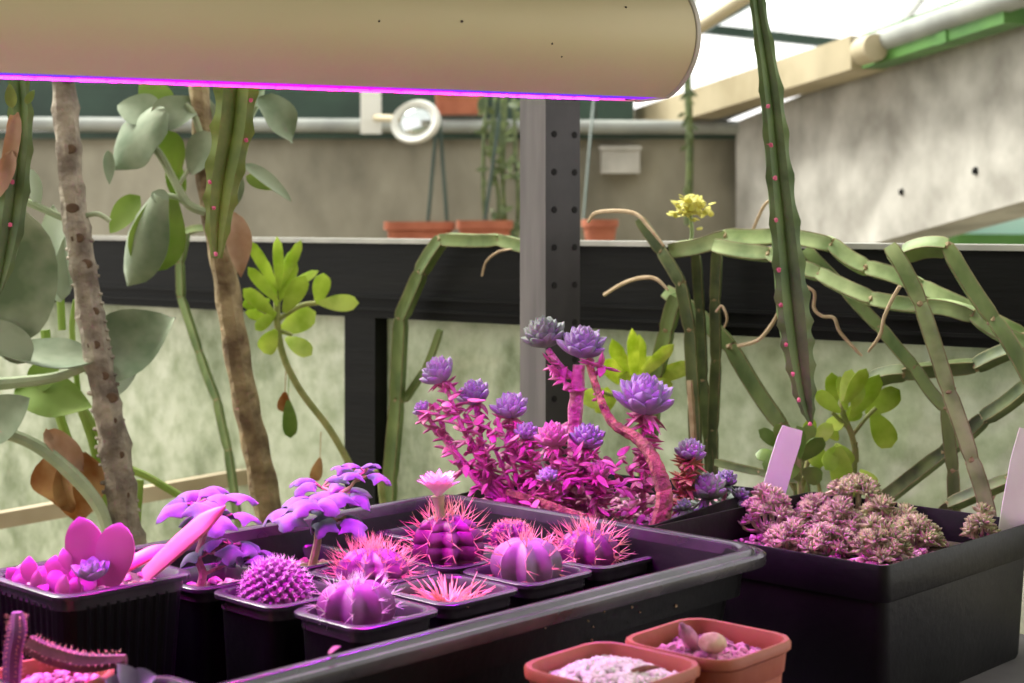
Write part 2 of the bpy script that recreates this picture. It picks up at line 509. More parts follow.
# dirty glass under the rail: panes in the setting
def glass_dirty():
    m = bpy.data.materials.new('algae_stained_glass'); m.use_nodes = True
    nt = m.node_tree; N, L = nt.nodes, nt.links
    bs = N['Principled BSDF']; out = N['Material Output']
    tc = N.new('ShaderNodeTexCoord'); mp = N.new('ShaderNodeMapping'); mp.inputs['Scale'].default_value = (1, 1, 0.6)
    L.new(tc.outputs['Object'], mp.inputs['Vector'])
    nz = N.new('ShaderNodeTexNoise'); nz.inputs['Scale'].default_value = 4.2; nz.inputs['Detail'].default_value = 9; nz.inputs['Roughness'].default_value = 0.68
    L.new(mp.outputs['Vector'], nz.inputs['Vector'])
    rp = N.new('ShaderNodeValToRGB')
    rp.color_ramp.elements[0].position = 0.34; rp.color_ramp.elements[0].color = lin((132, 146, 108))
    rp.color_ramp.elements[1].position = 0.66; rp.color_ramp.elements[1].color = lin((240, 242, 228))
    e = rp.color_ramp.elements.new(0.5); e.color = lin((212, 218, 196))
    L.new(nz.outputs['Fac'], rp.inputs['Fac'])
    n3 = N.new('ShaderNodeTexNoise'); n3.inputs['Scale'].default_value = 38; n3.inputs['Detail'].default_value = 5
    L.new(tc.outputs['Object'], n3.inputs['Vector'])
    r3 = N.new('ShaderNodeValToRGB'); r3.color_ramp.elements[0].position = 0.3; r3.color_ramp.elements[0].color = lin((214, 220, 204)); r3.color_ramp.elements[1].position = 0.62; r3.color_ramp.elements[1].color = (1, 1, 1, 1)
    L.new(n3.outputs['Fac'], r3.inputs['Fac'])
    mm = N.new('ShaderNodeMix'); mm.data_type = 'RGBA'; mm.blend_type = 'MULTIPLY'; mm.inputs['Factor'].default_value = 1.0
    L.new(rp.outputs['Color'], mm.inputs['A']); L.new(r3.outputs['Color'], mm.inputs['B'])
    gcol = mm.outputs['Result']
    L.new(gcol, bs.inputs['Base Color'])
    bs.inputs['Roughness'].default_value = 0.35
    tr = N.new('ShaderNodeBsdfTranslucent'); L.new(gcol, tr.inputs['Color'])
    m1 = N.new('ShaderNodeMixShader'); m1.inputs['Fac'].default_value = 0.5
    L.new(bs.outputs['BSDF'], m1.inputs[1]); L.new(tr.outputs['BSDF'], m1.inputs[2])
    tp = N.new('ShaderNodeBsdfTransparent')
    n2 = N.new('ShaderNodeTexNoise'); n2.inputs['Scale'].default_value = 2.5; n2.inputs['Detail'].default_value = 3
    L.new(tc.outputs['Object'], n2.inputs['Vector'])
    mr = N.new('ShaderNodeMapRange'); mr.inputs[1].default_value = 0.35; mr.inputs[2].default_value = 0.7; mr.inputs[3].default_value = 0.02; mr.inputs[4].default_value = 0.3
    L.new(n2.outputs['Fac'], mr.inputs[0])
    m2 = N.new('ShaderNodeMixShader'); L.new(mr.outputs[0], m2.inputs['Fac'])
    L.new(m1.outputs['Shader'], m2.inputs[1]); L.new(tp.outputs['BSDF'], m2.inputs[2])
    L.new(m2.outputs['Shader'], out.inputs['Surface'])
    return m
M['glass_dirty'] = glass_dirty()
GN = -RN
for k, (pa, pb) in enumerate(((-700, 372), (372, 1290))):
    a = rail_at(max(pa, -380)); c = rail_at(pb)
    a = V((a.x, a.y, -0.6)); c = V((c.x, c.y, -0.6))
    b = MB(); b.prism([a, c, c + V((0, 0, 0.6 + Z0 - 0.001)), a + V((0, 0, 0.6 + Z0 - 0.001))], GN * 0.004)
    struct(b.build('window_%d' % (k + 1), M['glass_dirty'], None, a, smooth=False))

# plank edging in the bed in front of the glazing
b = MB(); b.bar(P(-140, 545, 2.15), P(420, 445, 2.45), 0.02, 0.022)
o = b.build('bed_plank', M['wood'], None, P(140, 495, 2.3), smooth=False)
tag(o, 'pale weathered plank slanting behind the grey bark trunk', 'plank')

# concrete back wall
b = MB(); b.box((-0.9, 5.15, 0.02), (4.4, 0.2, 1.24))
struct(b.build('wall_back', M['concrete'], None, (-0.9, 5.15, -0.6), smooth=False))
rl = MB(); rl.tube([V((-3.1, 5.0, 0.668)), V((0.78, 5.0, 0.648))], 0.022, 12, 1)
struct(rl.build('trim_1', M['rail_grey'], None, (-0.9, 5.0, 0.65)))
rl = MB(); rl.box((-0.9, 5.06, 0.625), (4.4, 0.1, 0.02))
struct(rl.build('trim_2', M['teal_paint'], None, (-0.9, 5.05, 0.63), smooth=False))
rl = MB(); rl.box((-1.35, 5.32, 0.83), (3.5, 0.12, 0.32))
struct(rl.build('trim_3', M['teal_paint'], None, (-0.9, 5.3, 0.8), smooth=False))

# pale concrete wall climbing to the right, with rafter and rail along its top
WA = V(((736 - 512) / F * 5.0, 5.0, 0)); WB = V(((1180 - 512) / F * 3.1, 3.1, 0))
WD = (WB - WA).normalized(); WN = V((-WD.y, WD.x, 0)).normalized()
if WN.y < 0: WN = -WN
def wallpt(px, py, off=0.0):
    """the point of the right wall's plane seen at a pixel"""
    o = V((0, 0, ZC)); r = V(((px - 512) / F, 1, (HY - py) / F))
    a = WA - WN * off
    t = (a - o).dot(WN) / r.dot(WN)
    return o + r * t
wp = [wallpt(736, 262), wallpt(830, 256), wallpt(1024, 201), wallpt(1180, 155), wallpt(1180, -62), wallpt(1024, 2), wallpt(736, 122)]
b = MB(); b.prism(wp, WN * 0.16)
struct(b.build('wall_right', M['concrete_pale'], None, wallpt(880, 200), smooth=False))
for px, py in ((902, 192), (976, 171)):
    b = MB(); b.blob(wallpt(px, py), 0.011, (1, 1, 1), 0.1)
    o = b.build('anchor_hole', M['hole'], None, wallpt(px, py))
    tag(o, 'small dark anchor hole in the pale concrete, %s of the two' % ('left' if px < 930 else 'right'), 'anchor hole')
raf = MB(); raf.bar(wallpt(600, 137, 0.12), wallpt(868, 53, 0.10), 0.10, 0.085)
struct(raf.build('trim_4', M['cream'], None, wallpt(740, 95), smooth=False))
raf = MB(); raf.bar(wallpt(700, 124, 0.03), wallpt(1100, -42, 0.03), 0.05, 0.03)
struct(raf.build('trim_5', M['steel_dark'], None, wallpt(880, 50), smooth=False))
g = empty('window_opener', wallpt(930, 38, 0.08), 'green painted window opener beam on top of the pale wall', 'window opener')
b = MB(); b.bar(wallpt(872, 52, 0.10), wallpt(1015, 4, 0.10), 0.06, 0.085); b.build('opener_beam', M['green_paint'], g, smooth=False)
b = MB(); b.bar(wallpt(950, 32, 0.11), wallpt(951, 44, 0.11), 0.05, 0.04); b.build('bracket', M['green_paint'], g, smooth=False)
b = MB(); b.tube([wallpt(846, 54, 0.12), wallpt(1060, -20, 0.12)], 0.03, 12, 1); b.build('drive_tube', M['rail_grey'], g)
b = MB(); b.tube([wallpt(862, 52, 0.16), wallpt(876, 47, 0.16)], [0.034, 0.034], 14, 1); b.build('end_collar', M['cream'], g)

# window low on the right
b = MB(); b.prism([V((1.35, 4.9, -0.6)), V((2.2, 4.5, -0.6)), V((2.2, 4.5, 0.62)), V((1.35, 4.9, 0.62))], V((0.01, 0.02, 0)))
def pane_mat():
    m = mat('hazy_pane', (186, 214, 206), (214, 230, 222), rough=0.25, scale=2, trans=0.6); return m
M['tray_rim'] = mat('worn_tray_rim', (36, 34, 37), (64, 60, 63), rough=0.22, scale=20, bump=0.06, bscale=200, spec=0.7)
M['pane'] = pane_mat()
w3 = struct(b.build('window_3', M['pane'], None, (1.7, 4.7, 0), smooth=False))
b = MB(); b.bar(V((1.34, 4.86, -0.6)), V((1.34, 4.86, 0.6)), 0.04, 0.04, V((1, 0, 0))); b.bar(V((1.62, 4.73, -0.6)), V((1.62, 4.73, 0.6)), 0.025, 0.03, V((1, 0, 0)))
b.bar(V((1.34, 4.86, 0.30)), V((2.2, 4.46, 0.30)), 0.03, 0.035)
struct(b.build('window_frame', M['green_paint'], w3, smooth=False))

# roof glazing and its bars
def roof_glass():
    m = bpy.data.materials.new('roof_glass'); m.use_nodes = True
    nt = m.node_tree; N, L = nt.nodes, nt.links
    out = N['Material Output']; N.remove(N['Principled BSDF'])
    tp = N.new('ShaderNodeBsdfTransparent'); tp.inputs['Color'].default_value = (0.93, 0.95, 0.94, 1)
    gl = N.new('ShaderNodeBsdfGlossy'); gl.inputs['Roughness'].default_value = 0.1
    mx = N.new('ShaderNodeMixShader'); mx.inputs['Fac'].default_value = 0.06
    L.new(tp.outputs['BSDF'], mx.inputs[1]); L.new(gl.outputs['BSDF'], mx.inputs[2]); L.new(mx.outputs['Shader'], out.inputs['Surface'])
    return m
M['roof_glass'] = roof_glass()
b = MB(); b.prism([V((-3.2, 7.6, 1.25)), V((3.4, 7.6, 1.25)), V((3.4, 1.0, 2.6)), V((-3.2, 1.0, 2.6))], V((0, 0, 0.006)))
struct(b.build('window_4', M['roof_glass'], None, (0, 4, 2), smooth=False))
b = MB()
for x in (-2.2, -1.2, -0.2, 0.8, 1.8, 2.8):
    b.bar(V((x, 7.6, 1.22)), V((x, 1.0, 2.57)), 0.02, 0.035)
struct(b.build('trim_6', M['rail_grey'], None, (0, 4, 2), smooth=False))
b = MB(); b.bar(P(640, 22, 6.2), P(850, 45, 6.0), 0.05, 0.035)
struct(b.build('trim_7', M['teal_paint'], None, P(760, 35, 6.1), smooth=False))
b = MB(); b.bar(P(690, 34, 6.0), P(760, -6, 5.9), 0.04, 0.04)
struct(b.build('trim_8', M['teal_paint'], None, P(720, 15, 6), smooth=False))
b = MB(); b.tube([P(640, 66, 4.4), P(760, -12, 4.2)], 0.018, 10, 1)
struct(b.build('trim_9', M['cream'], None, P(700, 27, 4.3)))
# a purlin overhead that the hanging cacti grow from
b = MB(); b.tube([V((-2.4, 1.47, 1.3)), V((2.4, 1.47, 1.3))], 0.02, 12, 1)
for x in (-2.2, 2.2):
    b.tube([V((x, 1.47, 1.3)), V((x, 1.47, 2.5))], 0.012, 8, 1)
struct(b.build('trim_10', M['teal_paint'], None, (0, 1.47, 1.3)))

# unseen wall and opaque roof strip behind the camera, added to dim daylight
b = MB(); b.box((0, -1.6, 1.0), (7, 0.1, 3.24))
struct(b.build('added_end_wall', M['concrete'], None, (0, -1.6, -0.6), smooth=False))
b = MB(); b.box((0, -0.8, 2.66), (7, 1.6, 0.06))
struct(b.build('added_ceiling', M['concrete'], None, (0, -0.8, 2.66), smooth=False))
# ------------------------------------------------------------------ things far behind
def window_box(name, label, c, w, dep, h, wires=None):
    t = empty(name, c, label, 'planter', None)
    b = MB()
    for (k0, k1) in ((0, 1),):
        rings = []
        for fw, fz in ((0.86, 0), (0.9, 0.02), (0.98, h * 0.78), (1.08, h * 0.8), (1.08, h), (0.98, h), (0.95, h * 0.8), (0.93, h * 0.7)):
            rings.append(rsq(c, w / 2 * fw, dep / 2 * fw, 0.02, c.z + fz, 0))
        b.loft(rings)
    b.build('box_body', M['clay'], t)
    s = MB(); s.loft([rsq(c, w / 2 * 0.94, dep / 2 * 0.94, 0.02, c.z + h * 0.72, 0), rsq(c, w / 2 * 0.94, dep / 2 * 0.94, 0.02, c.z + h * 0.8, 0)])
    s.build('soil', M['soil'], t)
    if wires:
        for (x0, x1) in wires:
            q = MB(); q.tube([V((x0, c.y, c.z + h)), V((x1, c.y + 0.02, 0.67))], 0.006, 6, 1)
            q.build('hanging_wire', M['teal_paint'], t)
    return t
c = P(420, 262, 4.75); window_box('hanging_planter', 'terracotta window box hung on wires against the back wall', c, 0.19, 0.14, 0.12, [(P(428, 226, 4.75).x, P(437, 130, 4.75).x), (P(447, 226, 4.75).x, P(439, 130, 4.75).x)])
c = P(485, 262, 4.62); window_box('hanging_planter', 'darker terracotta planter between the window box and the steel post', c, 0.15, 0.12, 0.12, [(c.x, P(500, 130, 4.6).x)])
c = P(461, 122, 5.03); window_box('hanging_planter', 'terracotta planter on top of the grey rail of the back wall', V((c.x, c.y, 0.69)), 0.17, 0.12, 0.11)
t = empty('clay_bowl', P(600, 258, 4.4), 'round terracotta bowl hanging to the right of the steel post', 'pot')
b = MB(); cc = P(600, 258, 4.4)
prof = [(0.02, 0), (0.032, 0.004), (0.042, 0.06), (0.046, 0.085), (0.051, 0.086), (0.051, 0.106), (0.046, 0.106), (0.042, 0.09)]
b.loft([[cc + V((r * math.cos(2 * PI * k / 20), r * math.sin(2 * PI * k / 20), z)) for k in range(20)] for r, z in prof])
b.build('bowl_body', M['clay'], t)
b = MB(); b.tube([cc + V((-0.046, 0, 0.10)), cc + V((0, 0.3, 0.47)), cc + V((0.02, 0.58, 0.42))], 0.004, 6, 4); b.build('hanging_wire', M['teal_paint'], t)
# climbing stems on the back wall
b = MB()
for k in range(5):
    x = 488 + k * 7
    b.tube([P(x, 250, 4.8), P(x + random.uniform(-6, 6), 200, 4.78), P(x + random.uniform(-6, 6), 150, 4.8), P(x + random.uniform(-5, 5), 95, 4.85)], 0.007, 6, 4)
for k in range(60):
    p = P(random.uniform(484, 520), random.uniform(95, 245), 4.77)
    b.leaf(p, V((random.uniform(-1, 1), -0.3, random.uniform(-1, .3))), V((0, -1, .3)), 0.045, 0.018, nu=3, nv=2)
o = b.build('climbing_plant', M['vine_dark'], None, P(500, 250, 4.8))
tag(o, 'thin dark green climber hanging down the back wall beside the post', 'climbing plant')
b = MB(); b.tube([P(688, 225, 4.7), P(690, 150, 4.7), P(687, 70, 4.75)], 0.011, 8, 4)
for k in range(18):
    p = P(688 + random.uniform(-3, 3), random.uniform(80, 210), 4.69)
    b.leaf(p, V((random.uniform(-1, 1), -0.3, -0.6)), V((0, -1, 0)), 0.03, 0.012, nu=3, nv=2)
o = b.build('hanging_vine', M['vine_dark'], None, P(688, 225, 4.7))
tag(o, 'dark vertical vine hanging before the wall above the yellow flower', 'vine')
# round mirror on a white bracket
c = P(418, 123, 4.7)
t = empty('wall_mirror', P(371, 132, 4.95), 'round white rimmed mirror on a white bracket by the back wall', 'mirror')
b = MB(); b.box(P(371, 108, 4.93), (0.062, 0.03, 0.16)); b.build('bracket', M['white_paint'], t, smooth=False)
b = MB(); b.tube([P(376, 118, 4.9), P(395, 119, 4.75), P(402, 121, 4.71)], 0.012, 8, 3); b.build('arm', M['cream'], t)
mt = Matrix.Rotation(math.radians(-10), 3, 'X') @ Matrix.Rotation(math.radians(-25), 3, 'Z')
b = MB(); rings = []
for r, y in ((0.062, 0.0), (0.078, 0.004), (0.082, 0.016), (0.075, 0.028), (0.058, 0.022), (0.05, 0.012)):
    rings.append([c + mt @ V((r * math.cos(2 * PI * k / 28), -y, r * 0.8 * math.sin(2 * PI * k / 28))) for k in range(28)])
b.loft(rings); b.build('mirror_rim', M['white_paint'], t)
b = MB(); rings = []
for r, y in ((0.06, 0.012), (0.055, 0.018), (0.04, 0.026), (0.02, 0.031), (0.004, 0.032)):
    rings.append([c + mt @ V((r * math.cos(2 * PI * k / 28), -y, r * 0.8 * math.sin(2 * PI * k / 28))) for k in range(28)])
b.loft(rings); b.build('mirror_glass', M['mirror'], t)
b = MB(); b.box(P(620, 160, 5.02), (0.12, 0.06, 0.085)); b.box(P(620, 148, 5.01), (0.13, 0.05, 0.012))
o = b.build('junction_box', M['concrete_pale'], None, P(620, 172, 5.02), smooth=False)
tag(o, 'small pale box fixed on the back wall right of the post', 'box')
# clay pot dimly seen through the dirty glass
cc = P(440, 420, 2.62)
b = MB(); prof = [(0.05, 0), (0.06, 0.004), (0.085, 0.16), (0.095, 0.162), (0.096, 0.2), (0.085, 0.2), (0.08, 0.17)]
cc = V((cc.x, cc.y + 0.12, -0.2))
t = empty('clay_pot', (cc.x, cc.y, -0.6), 'large terracotta pot seen dimly through the stained glass', 'pot')
b.loft([[cc + V((1.1 * r * math.cos(2 * PI * k / 20), 1.1 * r * math.sin(2 * PI * k / 20), z * 1.6)) for k in range(20)] for r, z in prof]); b.build('pot_body', M['clay'], t)
b = MB(); b.box((cc.x, cc.y, -0.4), (0.2, 0.2, 0.4)); b.build('pot_plinth', M['concrete'], t, smooth=False)

# ------------------------------------------------------------------ perforated steel post
pd = 1.72
pa = P(520, 0, pd); pm = P(545.5, 0, pd - 0.018); pb = P(580, 0, pd + 0.012)
t = empty('steel_post', (pm.x, pm.y, 0), 'perforated grey steel angle post holding the grow lamp', 'post')
top = 0.62
def sheet(a, c, n, th=0.003):
    q = MB()
    q.prism([V((a.x, a.y, 0)), V((c.x, c.y, 0)), V((c.x, c.y, top)), V((a.x, a.y, top))], n * th)
    return q
nl = V((0.3, 0.95, 0)); nr = V((-0.3, 0.95, 0))
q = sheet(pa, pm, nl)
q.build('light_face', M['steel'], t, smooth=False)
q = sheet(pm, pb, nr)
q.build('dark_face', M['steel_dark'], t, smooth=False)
dv = (pb - pm); dv.z = 0
fn = V((-dv.y, dv.x, 0)).normalized()
if fn.y > 0: fn = -fn
q = MB()
for k in range(16):
    zz = P(0, 97 + 37.6 * k, pd).z
    if zz < 0.02: break
    for f in (0.25, 0.84):
        cx = V((pm.x, pm.y, zz)) + dv * f
        rings = []
        for r, o_ in ((0.0036, 0.0002), (0.0036, 0.0006)):
            rings.append([cx + fn * o_ + dv.normalized() * (r * math.cos(2 * PI * j / 12)) + V((0, 0, r * math.sin(2 * PI * j / 12))) for j in range(12)])
        q.loft(rings)
q.build('bolt_holes', M['hole'], t, smooth=False)
q = MB(); q.box((pm.x + 0.002, pm.y + 0.012, 0.003), (0.07, 0.05, 0.006)); q.build('foot_plate', M['steel_dark'], t, smooth=False)

# unseen shelf board over the lamp, added to shade the tray from daylight
sh = None
b = MB(); b.prism([bench_pt(-0.12, -0.85, 0.605), bench_pt(0.35, -0.85, 0.605), bench_pt(0.35, 0.22, 0.605), bench_pt(-0.12, 0.22, 0.605)], V((0, 0, 0.02)))
sh = struct(b.build('shade_shelf', M['steel'], None, bench_pt(0.1, -0.25, 0.605), smooth=False))
b = MB(); b.bar(V((pm.x, pm.y + 0.02, 0.595)), bench_pt(-0.08, 0.1, 0.595), 0.02, 0.018); b.build('shelf_bracket', M['steel_dark'], sh, smooth=False)
b = MB(); b.bar(V((pm.x, pm.y + 0.02, 0.595)), bench_pt(0.2, 0.2, 0.595), 0.02, 0.018); b.build('shelf_bracket', M['steel_dark'], sh, smooth=False)
# ------------------------------------------------------------------ grow lamp
LC = V((0.109, 1.232, 0.4965)); LD = V((0.905, 0.425, 0)).normalized(); LNV = V((-LD.y, LD.x, 0))  # LNV away from camera
LEN = 0.92
AH, AV = 0.068, 0.0465
ph0 = math.radians(19)         # half of the flat opening at the bottom
def lamp_ring(s, k=1.0, closed=False):
    pts = []
    n = 44
    for i in range(n + 1):
        a = -PI / 2 + ph0 + (2 * PI - 2 * ph0) * i / n
        pts.append(LC - LD * s + LNV * (-AH * k * math.cos(a)) + V((0, 0, AV * k * math.sin(a))))
    return pts
t = empty('grow_lamp', LC - LD * 0.4, 'long cream tubular grow lamp with a glowing violet underside, across the top', 'lamp')
b = MB()
rings = [lamp_ring(s) for s in (0.004, 0.3, 0.6, LEN)]
inn = [lamp_ring(s, 0.965) for s in (0.004, 0.3, 0.6, LEN)]
n = len(rings[0])
full = [r + i[::-1] for r, i in zip(rings, inn)]
b.loft(full, True, True)
b.build('lamp_housing', M['lamp_white'], t)
for s0, s1 in ((-0.001, 0.004), (LEN, LEN + 0.005)):
    b = MB(); b.loft([lamp_ring(s0, 0.99), lamp_ring(s0 + 0.001, 1.012), lamp_ring(s1 - 0.001, 1.012), lamp_ring(s1, 0.985)])
    b.build('end_cap', M['lamp_edge'], t)
# diffuser strip closing the bottom
bw = AH * math.sin(ph0)
zb = LC.z - AV * math.cos(ph0)
def led_mat(name, ca, cb, LED):
    m = bpy.data.materials.new(name); m.use_nodes = True
    nt = m.node_tree; N, L = nt.nodes, nt.links
    out = N['Material Output']; N.remove(N['Principled BSDF'])
    em = N.new('ShaderNodeEmission')
    tc = N.new('ShaderNodeTexCoord'); sp = N.new('ShaderNodeSeparateXYZ'); L.new(tc.outputs['Object'], sp.inputs[0])
    mu = N.new('ShaderNodeMath'); mu.operation = 'MULTIPLY'; mu.inputs[1].default_value = 17.0; L.new(sp.outputs['X'], mu.inputs[0])
    sn = N.new('ShaderNodeMath'); sn.operation = 'SINE'; L.new(mu.outputs[0], sn.inputs[0])
    mr = N.new('ShaderNodeMapRange'); mr.inputs[1].default_value = -0.6; mr.inputs[2].default_value = 0.6; L.new(sn.outputs[0], mr.inputs[0])
    mx = N.new('ShaderNodeMix'); mx.data_type = 'RGBA'
    mx.inputs['A'].default_value = ca; mx.inputs['B'].default_value = cb
    L.new(mr.outputs[0], mx.inputs['Factor']); L.new(mx.outputs['Result'], em.inputs['Color'])
    em.inputs['Strength'].default_value = LED
    L.new(em.outputs['Emission'], out.inputs['Surface'])
    return m
M['led'] = led_mat('led_row', (0.50, 0.004, 1.0, 1), (1.0, 0.002, 0.66, 1), 540.0)
M['lens'] = led_mat('glowing_lens', (0.17, 0.045, 1.0, 1), (0.62, 0.015, 0.95, 1), 0.9)
b = MB()
s0, s1 = 0.006, LEN - 0.002
def strip(w0, w1, z, h, s0=s0):
    q = MB()
    pp = [LC - LD * s + LNV * (w * bw) + V((0, 0, zb - LC.z + z)) for s, w in ((s0, w0), (s1, w0), (s1, w1), (s0, w1))]
    q.prism(pp, V((0, 0, h)))
    return q
strip(-1.0, 0.36, 0.0006, 0.003).build('lens_strip', M['lens'], t, smooth=False)
strip(0.45, 0.88, 0.0085, 0.002, 0.035).build('led_row', M['led'], t, smooth=False)
q = MB()
for k in range(40):
    s_ = s0 + 0.006 + k * 0.0235
    if s_ > s1: break
    pp = [LC - LD * s_ + LNV * (w_ * bw) + V((0, 0, zb - LC.z + 0.0012)) for w_ in (0.38, 0.97)]
    q.prism([pp[0], pp[1], pp[1] - LD * 0.0008, pp[0] - LD * 0.0008], V((0, 0, 0.0068)))
pp = [LC - LD * 0.012 + LNV * (w_ * bw) + V((0, 0, zb - LC.z + 0.0008)) for w_ in (0.37, 0.97)]
q.prism([pp[0], pp[1], pp[1] - LD * 0.001, pp[0] - LD * 0.001], V((0, 0, 0.012)))
q.build('added_louvers', M['steel_dark'], t, smooth=False)  # louvers and end baffle added to cut lamp spill onto the background
q = MB()
for px, py in ((548, 42), (567, 57), (628, 8), (462, 22), (378, 22)):
    # find the point on the housing's front surface at that pixel
    best = None
    for si in range(0, 90):
        s = 0.02 + si * 0.01
        for i in range(0, 45):
            a = -PI / 2 + ph0 + (2 * PI - 2 * ph0) * (i / 88)
            w = LC - LD * s + LNV * (-AH * math.cos(a)) + V((0, 0, AV * math.sin(a)))
            e = (512 + w.x / w.y * F - px) ** 2 + (HY - (w.z - ZC) / w.y * F - py) ** 2
            if best is None or e < best[0]:
                best = (e, w)
    q.blob(best[1], random.uniform(0.0006, 0.0011), (1, 1, 1), 0.2)
q.build('dust_specks', M['speck'], t)
b = MB(); b.tube([LC - LD * 0.12 + V((0, 0, AV * 0.9)), LC - LD * 0.12 + V((0.0, 0.25, AV + 0.03)), V((pm.x, pm.y + 0.01, top - 0.03))], 0.008, 10, 6)
b.build('support_arm', M['steel'], t)

# ------------------------------------------------------------------ the long black tray
TRZ = 0.124
ty0, ty1 = -0.68, 0.0            # along E2
tx0, tx1 = 0.0, 0.352            # along E1
tc_ = tb + E1 * ((tx0 + tx1) / 2) + E2 * ((ty0 + ty1) / 2)
hx, hy = (ty1 - ty0) / 2, (tx1 - tx0) / 2
t = empty('seed_tray', (tc_.x, tc_.y, 0), 'long black plastic seed tray holding the small square cactus pots', 'tray')
def tr_ring(ins, z, r):
    return rsq(tc_, hx - ins, hy - ins, r, z, ANG, n=7)
b = MB()
secs = [(0.052, 0.0, 0.012), (0.048, 0.002, 0.014), (0.03, TRZ - 0.034, 0.018), (0.016, TRZ - 0.0335, 0.022), (0.0125, TRZ - 0.004, 0.026), (0.0165, TRZ - 0.004, 0.026), (0.034, 0.016, 0.02), (0.05, 0.012, 0.01)]
b.loft([tr_ring(*s) for s in secs])
b.build('tray_body', M['black_dusty'], t)
b = MB()
secs = [(0.0128, TRZ - 0.010, 0.024), (0.0006, TRZ - 0.0115, 0.03), (0.0, TRZ - 0.009, 0.03), (0.0002, TRZ - 0.0045, 0.03), (0.0018, TRZ - 0.0028, 0.03), (0.0048, TRZ - 0.0026, 0.028), (0.0066, TRZ - 0.0045, 0.027), (0.0080, TRZ - 0.001, 0.026), (0.0096, TRZ, 0.025), (0.014, TRZ, 0.023), (0.0166, TRZ - 0.0015, 0.022), (0.0175, TRZ - 0.009, 0.021)]
rg = [tr_ring(*s) for s in secs]
b.loft(rg + [rg[0]], False, False)
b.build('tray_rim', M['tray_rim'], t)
q = MB()
for px, py in ((604, 612), (632, 607), (588, 621), (593, 627), (575, 617), (545, 628), (592, 640), (676, 606), (580, 650), (556, 612), (618, 599), (640, 612), (595, 610), (578, 612)):
    w = PZ(px, py, 0.08)
    # slide along the sight line onto the skirt plane
    r = (w - V((0, 0, ZC)))
    pl = tb + E1 * (tx1 - 0.0143)
    tt = (pl - V((0, 0, ZC))).dot(E1) / r.dot(E1)
    w = V((0, 0, ZC)) + r * tt
    q.blob(w, random.uniform(0.0005, 0.0011), (1, 1, 1), 0.3)
q.build('dust_specks', M['grit_tan'], t)

TF = 0.0125                      # tray floor
PR = 0.104                       # pot rim height
A_ = PZ(450, 588, PR)
S = 0.079
def cell(i, j, z=TF):
    q = A_ + E1 * (i * S) + E2 * (j * S)
    return V((q.x, q.y, z))
pots = [
    ((0, 0), 'small black square pot holding only a star of pink spines', 0.074),
    ((0, 1), 'black square pot holding the pale ribbed cactus, nearest the tray middle', 0.074),
    ((0, 1.97), 'black square pot at the right end of the tray', 0.074),
    ((0.05, -1.02), 'black square pot with the mauve broad ribbed cactus at the near rim', 0.074),
    ((-1, 0), 'black square pot holding the bristly cactus behind the star pot', 0.074),
    ((-1.0, -1.07), 'black square pot holding the knobbly round cactus', 0.074),
    ((-1, 1.0), 'black square pot holding the flowering cactus', 0.074),
    ((-1, 1.98), 'black square pot holding the smallest round cactus', 0.074),
    ((-2.02, 0.0), 'black square pot with the bushier velvet leaved plant', 0.074),
    ((-2.0, 1.7), 'black square pot with only pink gravel at the back of the tray', 0.074),
    ((-1.98, -1.12), 'black square pot with the velvet leaved plant on a bare stem', 0.072),
]
for (ij, lab, sd) in pots:
    c = cell(*ij)
    square_pot('nursery_pot', lab, c, sd, PR - TF, TF, soil='soil' if ij not in ((0, 0), (-2.0, 1.7)) else 'soil_pale', group='square pots in the long tray')

# ------------------------------------------------------------------ cacti
def globe(name, label, c, R, H, ribs, m, depth=0.22, band=0.0, nb=0, spines=None, sl=0.01, sr=0.0004, smat='spine', levels=6, per=6, flat=0.0, jitter=0.5, zs=None, up=0.4):
    t = empty(name, c, label, 'cactus')
    b = MB()
    nu, nv = ribs * 8, (48 if band else 22)
    rings = []
    def shp(v):
        # v 0 bottom..1 top
        a = -0.42 * PI + v * 0.92 * PI
        r = math.cos(a) ** 0.8 if math.cos(a) > 0 else 0.0
        z = (math.sin(a) + math.sin(0.42 * PI)) / (1 + math.sin(0.42 * PI))
        if v > 0.8:
            z -= flat * ((v - 0.8) / 0.2) ** 2
        return max(r, 0.02), z
    for i in range(nv + 1):
        v = i / nv
        r, z = shp(v)
        ring = []
        for k in range(nu):
            a = 2 * PI * k / nu
            w = abs(math.sin(a * ribs / 2))            # 0 at crest
            mod = 1 - depth * w ** 1.6
            if band:
                mod += band * (abs(math.sin(v * nb * PI)) ** 0.6 - 0.5) * (0.35 + 0.65 * w)
            ring.append(c + V((R * r * mod * math.cos(a), R * r * mod * math.sin(a), H * z)))
        rings.append(ring)
    b.loft(rings)
    b.build('cactus_body', M[m], t)
    if spines:
        s = MB()
        for k in range(ribs):
            a = 2 * PI * k / ribs
            for l in range(levels):
                v = 0.3 + 0.66 * l / (levels - 1)
                r, z = shp(v)
                p = c + V((R * r * math.cos(a), R * r * math.sin(a), H * z))
                nrm = V((r * math.cos(a), r * math.sin(a), 1.1 * (v - 0.5) * 2)).normalized()
                for q in range(per):
                    d = (nrm + V((random.uniform(-1, 1), random.uniform(-1, 1), random.uniform(-1, 1) + up)) * jitter).normalized()
                    s.cone(p - nrm * 0.0005, p + d * sl * random.uniform(0.6, 1.15), sr)
        s.build('spine_tufts', M[smat], t, smooth=False)
    return t

zs = PR - 0.0135
def at(i, j, dx=0, dy=0, dz=0):
    q = cell(i, j, zs); return V((q.x + dx, q.y + dy, zs + dz))
